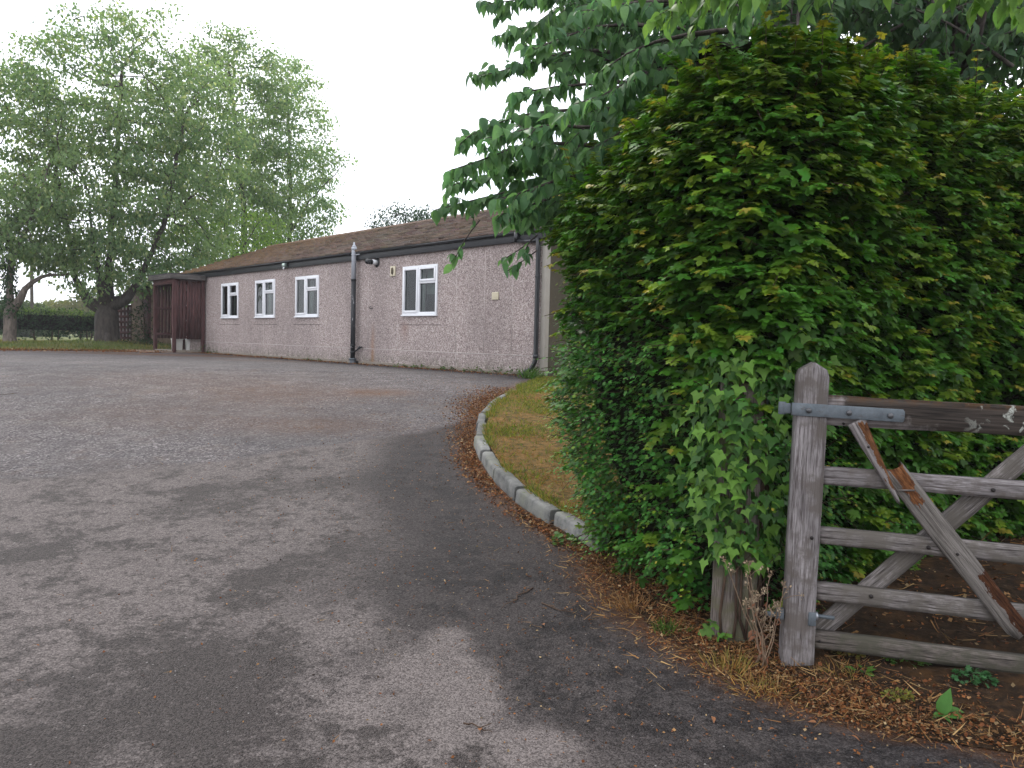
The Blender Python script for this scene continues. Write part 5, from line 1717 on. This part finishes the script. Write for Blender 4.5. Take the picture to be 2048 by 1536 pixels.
# nearer boughs along the top of the picture
for (a, da, b, db) in [((1600, -180), 4.6, (1245, -10), 4.3), ((1700, -200), 4.2, (1420, -40), 3.9), ((1800, -210), 4.0, (1590, -50), 3.8), ((1950, -210), 4.2, (1700, -70), 4.0), ((2150, -160), 4.3, (1880, -30), 4.2),
                       ((2300, -60), 4.4, (2010, 40), 4.3), ((1550, -100), 4.9, (1300, 40), 4.7), ((1480, -120), 4.6, (1200, -20), 4.6), ((2200, -200), 4.0, (1960, -70), 3.9), ((1650, -130), 3.9, (1340, -50), 3.7), ((1750, -150), 3.7, (1500, -30), 3.6), ((1900, -150), 3.8, (1660, -25), 3.6), ((2050, -160), 3.9, (1780, -40), 3.7), ((2200, -130), 4.0, (1950, -20), 3.9)]:
    bough(at(*a, da), at(*b, db), rad=.014, tw_len=.34, tone=(1.45, 1.30, .75), gap=.09, size=.10, from_fork=False, dens=.024)
# the far side of the crown, darker mass over the hedge
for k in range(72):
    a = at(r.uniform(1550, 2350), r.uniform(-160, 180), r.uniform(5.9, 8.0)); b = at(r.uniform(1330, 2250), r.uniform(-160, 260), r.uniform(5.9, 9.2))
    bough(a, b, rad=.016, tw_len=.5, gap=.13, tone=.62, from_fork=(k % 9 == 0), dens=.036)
for k in range(60):
    x_ = r.uniform(1060, 1420); y_ = r.uniform(-80, 420); d_ = r.uniform(5.6, 7.4)
    bough(at(x_ + 190, y_ + r.uniform(-110, 60), d_), at(x_, y_, d_ + r.uniform(-.3, .5)), rad=.007, tw_len=.4, gap=.12, from_fork=False, tone=r.uniform(.7, 1.05))
# rest of the crown, out of the frame to the right and above
for k in range(16):
    a_ = r.uniform(-.6, 1.9); e = fork + np.array([math.cos(a_) * 2.6, math.sin(a_) * 2.6, r.uniform(.6, 3.2)])
    bough(fork + (e - fork) * .3, e, rad=.03, tw_len=.6, gap=.2, tone=.9, dens=.05)
for e in ((-1.4, -.6, 1.3), (-.6, -1.6, 1.5), (.4, .6, 2.2), (1.2, -.8, 1.8), (-1.2, .8, 1.9)):
    e = np.array(e); CW.tube(np.vstack([fork, fork + e * .35 + (0, 0, .2), fork + e * .7 + (0, 0, .25), fork + e * 1.2]) - ch_b, [.13, .095, .07, .035], 9, cap=False)
CW.build('trunk', M_bark, cherry, smooth=True)
CL.build('crown', M_cleaf, cherry)
print('cherry tris', sum(len(f) for f in CL.F))

# ================================================================== GROUND COVER
M_blade = leaf_mat('grass_blade', .35, .6, .15)
M_litter = leaf_mat('dry_litter', .15, .85, .1, (1, 1, 1))
r = np.random.default_rng(111)

# mown lawn
n = 75000
y = 5.15 + (14.2 - 5.15) * r.random(n) ** 1.15
x = lawn_left(y) + .01 + r.random(n) ** 1.1 * np.interp(y, [5, 9, 14], [1.4, 2.4, 3.2])
z = gz(y) + lawn_h(y) - .004
pz = np.stack([x, y, z], 1)
keep = ((pz - WO) @ INW < -.02) | (((pz - WO) @ D) < 9.3)
x, y, z, pz = x[keep], y[keep], z[keep], pz[keep]; n = len(x)
dry = np.clip((vnoise(np.stack([x, y, x * 0], 1), 1.7, 3) - .30) * 2.6 - np.clip((y - 10.5) / 3, 0, .7) - .12, .03, .95)
dry = np.clip(dry + .28 * np.interp(y, [5.5, 8, 11], [.3, 1, .2]), 0, .93)
isd = r.random(n) < dry
T_ = np.where(isd[:, None], np.where((r.random(n) < .5)[:, None], (.30, .185, .060), (.26, .120, .042)), np.where((r.random(n) < .6)[:, None], (.11, .155, .024), (.21, .215, .036))) * r.uniform(.55, 1.3, (n, 1))
A_ = np.stack([r.normal(0, .7, n), r.normal(0, .7, n), np.where(isd, r.uniform(.05, .5, n), r.uniform(.35, 1.2, n))], 1)
GLv = Leaves(); GLv.add(L_BLADE, pz, A_, rv(n, 1, r) + UP * .4, np.where(isd, r.uniform(.018, .036, n), r.uniform(.025, .060, n)), T_, r.uniform(.9, 2.0, n))
n = 4500
y = 5.2 + 7.5 * r.random(n); x = lawn_left(y) - .03 + np.abs(r.normal(0, .05, n))
kk = vnoise(np.stack([x, y, x * 0], 1), 3.0, 3) > .5
x, y = x[kk], y[kk]; n = len(x)
T_ = np.array([(.11, .165, .028), (.20, .20, .04), (.30, .20, .07)])[r.choice(3, n, p=[.45, .3, .25])] * r.uniform(.55, 1.3, (n, 1))
GLv.add(L_BLADE, np.stack([x, y, gz(y) + lawn_h(y) - .01], 1), np.stack([r.normal(-.3, .6, n), r.normal(0, .6, n), r.uniform(.4, 1.3, n)], 1), rv(n, 1, r), r.uniform(.035, .10, n), T_, r.uniform(.5, 1.1, n))
tag(GLv.build('lawn_grass', M_blade), kind='stuff')

# verge grass under the far trees
n = 26000
x = -12.0 - r.random(n) * 20; y = verge_edge(x) + (r.random(n) ** 1.6) * 9 - .1
z = mound(x, y)
g_ = np.clip(.62 + (vnoise(np.stack([x, y, x * 0], 1), .9, 3) - .5) * 2 - .4 * np.exp(-((y - verge_edge(x)) / .5) ** 2), 0, 1)[:, None]
T_ = ((.070, .115, .028) * g_ + np.array((.20, .145, .055)) * (1 - g_)) * r.uniform(.6, 1.4, (n, 1))
A_ = np.stack([r.normal(0, .4, n), r.normal(0, .4, n), np.ones(n)], 1)
GV = Leaves(); GV.add(L_BLADE, np.stack([x, y, z - .01], 1), A_, rv(n, 1, r), r.uniform(.04, .13, n), T_, r.uniform(1.2, 2.6, n))
tag(GV.build('verge_grass', M_blade), kind='stuff')

# brown blossom and leaf litter: along the kerb, the hedge foot, the gate verge, the far edge
LT = Leaves()
LC = np.array([(.20, .080, .030), (.15, .056, .024), (.28, .155, .07), (.10, .048, .027), (.31, .22, .12), (.06, .040, .026)])


def litter(x, y, z, kind, smin, smax):
    n = len(x)
    if kind == 'husk':
        t_ = LC[r.choice(6, n, p=[.27, .25, .17, .15, .06, .10])] * r.uniform(.6, 1.3, (n, 1))
        LT.add(L_QUAD, np.stack([x, y, z + r.random(n) * .008], 1), rv(n, 1, r) * (1, 1, .35), UP + rv(n, .55, r), r.uniform(smin, smax, n), t_, r.uniform(.6, 1.6, n))
    else:
        t_ = np.array([(.34, .22, .10), (.26, .14, .055), (.18, .09, .04)])[r.choice(3, n)] * r.uniform(.6, 1.25, (n, 1))
        LT.add(L_BLADE, np.stack([x, y, z + .004 + r.random(n) * .012], 1), rv(n, 1, r) * (1, 1, .22), UP + rv(n, .4, r), r.uniform(smin, smax, n), t_, r.uniform(.3, .7, n))


def ymask(y, sc, thr, seed=0.0): return vnoise(np.stack([y * 0 + seed, y, y * 0], 1), sc, 3) > thr


# kerb gutter
n = 15000
y = 5.0 + 6.8 * r.random(n); d_ = np.abs(r.normal(0, 1, n)) * np.interp(y, [5, 6.5, 9, 11.5], [.09, .10, .15, .30])
wob = vnoise(np.stack([y * 0 + 5, y, y * 0], 1), 3.0, 3)
k = r.random(n) < np.clip(wob * 1.6 - .1, .15, 1)
y, d_ = y[k], d_[k]; x = edge_x(y) - d_ - .005
litter(x, y, gz(y) + .004, 'husk', .012, .030)
# edge of the earth verge and out on to the tarmac
n = 17000
y = 1.9 + 3.3 * r.random(n) ** .8; d_ = r.normal(.08, .12, n)
k = r.random(n) < np.clip(vnoise(np.stack([edge_x(y) + d_, y, y * 0], 1), 4.0, 3) * 2.2 - .55, .03, 1)
y, d_ = y[k], d_[k]; x = edge_x(y) + d_
litter(x, y, np.where(d_ > 0, verge_z(x, y) + .004, gz(y) + .004), 'husk', .006, .020)
n = 12000
y = 2.2 + 2.2 * r.random(n); d_ = .02 + np.abs(r.normal(0, .34, n))
k = r.random(n) < np.clip(vnoise(np.stack([edge_x(y) + d_, y + 9, y * 0], 1), 5.0, 3) * 2.4 - .65, .05, 1)
y, d_ = y[k], d_[k]; x = edge_x(y) + d_
litter(x, y, verge_z(x, y) + .006, 'husk', .008, .024)
n = 4000
y = 2.0 + 3.6 * r.random(n); d_ = r.normal(.16, .22, n); x = edge_x(y) + d_
litter(x, y, np.where(d_ > 0, verge_z(x, y) + .004, gz(y) + .003), 'stalk', .03, .10)
# under the hedge behind the gate
n = 2600
y = 3.5 + 2.2 * r.random(n); x = edge_x(y) + .5 + 3.5 * r.random(n)
litter(x, y, verge_z(x, y) + .008, 'husk', .012, .032)
litter(x[:700], y[:700] + .02, verge_z(x[:700], y[:700] + .02) + .006, 'stalk', .05, .18)
# thin scatter over the tarmac, thick along the far edge and wall foot
n = 5200
y = 2.4 + 14 * r.random(n) ** 1.3; x = edge_x(np.minimum(y, 13)) - np.abs(r.normal(0, 1.3, n)) - .05
k = ((np.stack([x, y, y * 0], 1) - WO) @ INW) < -.1
litter(x[k], y[k], gz(y[k]) + .004, 'husk', .006, .018)
litter(x[k][:500], y[k][:500], gz(y[k][:500]) + .003, 'stalk', .02, .06)
n = 24000
x = -10.6 - 15 * r.random(n); y = verge_edge(np.minimum(x, -12.6)) - np.abs(r.normal(0, .8, n)) - .02 + .3 * r.random(n)
litter(x, y, gz(y) + .012, 'husk', .03, .07)
n = 3000
u_ = 2.0 + 15.2 * r.random(n) ** 1.3; t_ = -np.abs(r.normal(0, .22, n)) - .03
P_ = WO + (S0 - u_)[:, None] * D + t_[:, None] * INW
litter(P_[:, 0], P_[:, 1], gz(P_[:, 1]) + .005, 'husk', .02, .05)
tag(LT.build('leaf_litter', M_litter), kind='stuff')

# ---- single plants
def tuft(name, label, cat, loc, n, h, spread, cols, seed, width=1.0, group=None, flop=.5):
    rr = np.random.default_rng(seed)
    t = thing(name, label, cat, loc, group=group)
    P_ = np.stack([rr.normal(0, spread, n), rr.normal(0, spread, n), np.full(n, -.004)], 1)
    A_ = np.stack([P_[:, 0] / spread * flop * .6 + rr.normal(0, flop * .6, n), P_[:, 1] / spread * flop * .6 + rr.normal(0, flop * .6, n), np.full(n, 1.0)], 1)
    c_ = np.array(cols)[rr.choice(len(cols), n)] * rr.uniform(.65, 1.3, (n, 1))
    L_ = Leaves(); L_.add(L_BLADE, P_, A_, rv(n, 1, rr), h * rr.uniform(.35, 1.1, n), c_, rr.uniform(.4, 1.1, n) * width)
    L_.build('blades', M_blade, t)
    return t


DRY = [(.36, .22, .08), (.30, .16, .055), (.24, .19, .06), (.16, .15, .04)]
GRN = [(.055, .13, .022), (.085, .16, .03), (.04, .10, .02)]
def vloc(px, py, dz=.0):
    p = gp(px, py); return np.array([p[0], p[1], float(verge_z(p[0], p[1])) if p[0] > edge_x(p[1]) else p[2]])


tuft('dry_grass', 'straw-coloured dry grass tuft at the foot of the ivy-clad post', 'grass tuft', vloc(1465, 1335), 200, .075, .055, DRY, 1)
tuft('dry_grass', 'flattened orange dry grass tuft just in front of the gate stile', 'grass tuft', vloc(1530, 1375), 300, .06, .075, DRY[:3], 2, flop=1.2)
tuft('dry_grass', 'brown dry weed patch under the corner of the hedge', 'grass tuft', vloc(1265, 1215), 300, .075, .075, [(.24, .12, .05), (.32, .19, .09), (.16, .08, .03)], 3, flop=1.0)
tuft('dry_grass', 'pale dry grass tuft right of the stile foot', 'grass tuft', vloc(1690, 1365), 160, .05, .07, DRY, 4, flop=1.2)
tuft('grass_tuft', 'small green grass tuft beside the foot of the old post', 'grass tuft', vloc(1340, 1265), 150, .07, .04, GRN, 5)
tuft('grass_tuft', 'green grass tuft at the far end of the kerb by the bungalow corner', 'grass tuft', np.array([.30, 13.2, float(gz(13.2))]), 160, .22, .07, GRN, 6, .8)


def herb(name, label, cat, loc, n, rad, h, leaf, cols, seed, tpl=L_HAW, group=None):
    rr = np.random.default_rng(seed)
    t = thing(name, label, cat, loc, group=group)
    a_ = rr.uniform(0, 6.28, n); d_ = rad * rr.random(n) ** .5
    P_ = np.stack([np.cos(a_) * d_, np.sin(a_) * d_ * .7, h * (1 - (d_ / rad) ** 2) * rr.uniform(.4, 1, n) + .004], 1)
    O_ = np.stack([np.cos(a_), np.sin(a_), np.full(n, .25)], 1)
    L_ = Leaves(); L_.add(tpl, P_, O_ + rv(n, .45, rr), UP + O_ * .3 + rv(n, .4, rr), leaf * rr.uniform(.6, 1.3, n), np.array(cols)[rr.choice(len(cols), n)] * rr.uniform(.7, 1.25, (n, 1)))
    L_.build('leaves', M_ileaf, t)
    m_ = MB()
    for k in range(min(8, n)): m_.tube([(0, 0, -.004), P_[k] * (.5, .5, .5) + (0, 0, .01), P_[k]], .0016, 4)
    m_.build('stems', M_twig, t)
    return t


herb('weed', 'spreading green feathery weed below the gate, nearer the stile', 'weed', vloc(1810, 1350), 120, .095, .045, .030, GRN, 11)
herb('weed', 'bluish green weed patch below the gate, nearer the half-buried kerb', 'weed', vloc(1945, 1395), 120, .080, .05, .028, [(.035, .11, .035), (.05, .13, .05)], 12)
herb('weed', 'tiny green weed with round leaf right of the stile foot', 'weed', vloc(1722, 1372), 14, .03, .03, .04, GRN, 13, L_SIMPLE)
herb('weed', 'yellow-green moss-like weed among the dry litter below the gate', 'weed', vloc(1795, 1415), 90, .06, .02, .018, [(.17, .16, .03), (.13, .14, .03)], 14)
herb('weed', 'yellow-green weed clump in the litter in front of the stile', 'weed', vloc(1700, 1335), 110, .07, .05, .022, [(.19, .15, .04), (.14, .14, .03)], 15)
herb('weed', 'low green weed at the kerb end under the hedge', 'weed', vloc(1128, 1085), 50, .09, .06, .045, GRN, 16)
herb('seedling', 'bright green maple seedling at the foot of the old post', 'seedling', vloc(1432, 1285), 16, .05, .10, .06, [(.07, .17, .03), (.10, .2, .035)], 17, L_MAPLE)
herb('seedling', 'bright green maple seedling between old post and gate stile', 'seedling', vloc(1570, 1320) + (0, .05, .16), 14, .045, .09, .06, [(.09, .19, .03), (.16, .18, .03)], 18, L_MAPLE)
# dock with two upright leaves
dk = thing('dock_plant', 'young dock plant with two broad bright green leaves beside the half-buried kerb', 'plant', vloc(1880, 1450))
for (ax, nx, sz) in (((.25, -.1, 1.0), (-.6, -1, .3), .105), ((1.0, -.25, .30), (-.2, -.5, 1), .115), ((-.8, -.5, .15), (0, -.3, 1), .05), ((.3, -1, .1), (0, -.2, 1), .05)):
    L_ = Leaves(); L_.add(L_CHERRY, np.array([(0, 0, .004)]), np.array([ax]), np.array([nx]), sz, np.array([(.055, .15, .028)]), 1.0); L_.build('leaf', M_ileaf, dk, smooth=True)
# dry stalks by the post
dw = thing('dry_weed', 'tall dry pinkish-brown weed stalks with seed heads between post and gate', 'weed', vloc(1528, 1340))
rr = np.random.default_rng(17); m_ = MB(); sd = Leaves()
M_stalk = plain('dry_stalk', (.20, .14, .095), .85, .1, var=.4, scale=40)
for k in range(11):
    top_ = np.array([rr.normal(-.02, .085), rr.normal(-.02, .03), rr.uniform(.22, .50)])
    b_ = np.array([rr.normal(0, .018), rr.normal(0, .015), -.01])
    P_ = b_ + (top_ - b_) * np.linspace(0, 1, 7)[:, None] + rr.normal(0, .007, (7, 3)); P_[0] = b_
    m_.tube(P_, np.linspace(.0035, .0012, 7), 5)
    for q in range(3):
        s_ = P_[rr.integers(3, 6)]; e_ = s_ + np.array([rr.normal(0, .035), rr.normal(0, .02), rr.uniform(.02, .07)])
        m_.tube([s_, (s_ + e_) / 2 + (0, 0, .006), e_], [.0016, .0013, .001], 4)
        nn_ = 9
        sd.add(L_QUAD, e_ + rv(nn_, .006, rr), rv(nn_, 1, rr) + UP * .4, rv(nn_, 1, rr), rr.uniform(.008, .017, nn_), np.array([(.30, .23, .16)]) * rr.uniform(.6, 1.4, (nn_, 1)))
    nn_ = 12
    sd.add(L_QUAD, P_[-1] + rv(nn_, .008, rr), rv(nn_, 1, rr) + UP * .5, rv(nn_, 1, rr), rr.uniform(.01, .02, nn_), np.array([(.27, .20, .135)]) * rr.uniform(.6, 1.4, (nn_, 1)))
    for q in range(4):
        s_ = P_[rr.integers(1, 5)]
        sd.add(L_QUAD, s_[None], rr.normal(0, 1, (1, 3)) - UP, rr.normal(0, 1, (1, 3)), rr.uniform(.02, .05), np.array([(.22, .10, .06)]), .7)
m_.build('stalks', M_stalk, dw); sd.build('seed_heads', M_litter, dw)

# weeds along the foot of the wall
rr = np.random.default_rng(19)
for (u_, n_, rd, hh) in ((2.35, 70, .22, .30), (2.9, 50, .16, .14), (8.9, 26, .14, .05), (9.4, 20, .12, .04), (13.0, 45, .16, .06), (13.7, 60, .20, .07), (14.6, 50, .17, .07), (15.4, 55, .2, .08), (16.0, 60, .2, .10), (16.5, 50, .16, .12), (17.05, 60, .16, .20)):
    herb('wall_weed', 'small green weed clump growing at the foot of the pebbledash wall', 'weed', on_wall(u_, -.12, .004), n_, rd, hh, .055, [(.055, .11, .025), (.085, .13, .03), (.04, .085, .02)], int(u_ * 100), L_SIMPLE, 'weeds at the foot of the wall')
for (xx, yy) in ((.95, 13.4), (1.5, 13.9), (2.1, 14.5)):
    herb('wall_weed', 'small dark weed clump at the foot of the end wall by the lawn', 'weed', (xx, yy - .05, float(gz(yy)) + .01), 70, .22, .14, .06, [(.045, .09, .02), (.07, .11, .025)], int(xx * 100), L_SIMPLE, 'weeds at the end wall')

# fallen leaves and twigs lying on the tarmac
for k, (px_, py_) in enumerate([(1632, 1452), (1702, 1478), (960, 1468), (1540, 1465), (1088, 1255), (1175, 1155), (1425, 1440)]):
    p = gp(px_, py_)
    t = thing('fallen_leaf', 'curled brown fallen leaf lying on the dark tarmac', 'leaf', (p[0], p[1], p[2] + .006), rr.uniform(0, 6), 'fallen leaves on the tarmac')
    L_ = Leaves(); L_.add(L_CHERRY, np.array([(0, 0, .008)]), np.array([(1, 0, .1)]), np.array([(0, .2, 1)]), .034, np.array([(.22, .10, .05)])); L_.build('blade', M_litter, t, smooth=True)
    m_ = MB(); m_.tube([(-.012, 0, .004), (0, 0, .008)], .0008, 4); m_.build('stalk', M_stalk, t)
TW = [((1085, 1212), (1160, 1232), 'thin dark forked twig on the tarmac near the hedge corner'), ((0, 790), (36, 788), 'dark twig lying far across the yard at the left edge'), ((1062, 1180), (1000, 1222), 'short curved twig on the tarmac left of the litter'), ((925, 1450), (985, 1470), 'pale twig on the worn patch at the bottom of the yard')]
for k, (a, b, lab) in enumerate(TW):
    a, b = gp(*a), gp(*b); L = np.linalg.norm(b - a)
    o_ = thing('twig', lab, 'twig', (a + b) / 2 + (0, 0, .006))
    q = np.linspace(-.5, .5, 7)[:, None] * (b - a) + np.stack([rr.normal(0, L * .03, 7), rr.normal(0, L * .05, 7), np.abs(rr.normal(0, .003, 7))], 1)
    m_ = MB(); m_.tube(q, np.linspace(.004, .0015, 7), 5); m_.tube([q[3], q[3] + (q[5] - q[3]) * .7 + np.array([.02, .04, .004])], .002, 4); m_.build('stem', M_twig, o_)

# ================================================================== THIN HAZE ADDED TO IMITATE LENS GLARE
m_ = MB(); m_.box((-165, -35, -1.1), (165, 235, 17.5))
M_glare_haze = bpy.data.materials.new('glare_haze'); M_glare_haze.use_nodes = True
ht = M_glare_haze.node_tree; ht.nodes.clear()
ho = ht.nodes.new('ShaderNodeOutputMaterial'); hv_ = ht.nodes.new('ShaderNodeVolumePrincipled')
hv_.inputs['Color'].default_value = (.93, .96, 1.0, 1); hv_.inputs['Density'].default_value = .0008
ht.links.new(hv_.outputs[0], ho.inputs['Volume'])
tag(m_.build('glare_haze', M_glare_haze), kind='stuff')
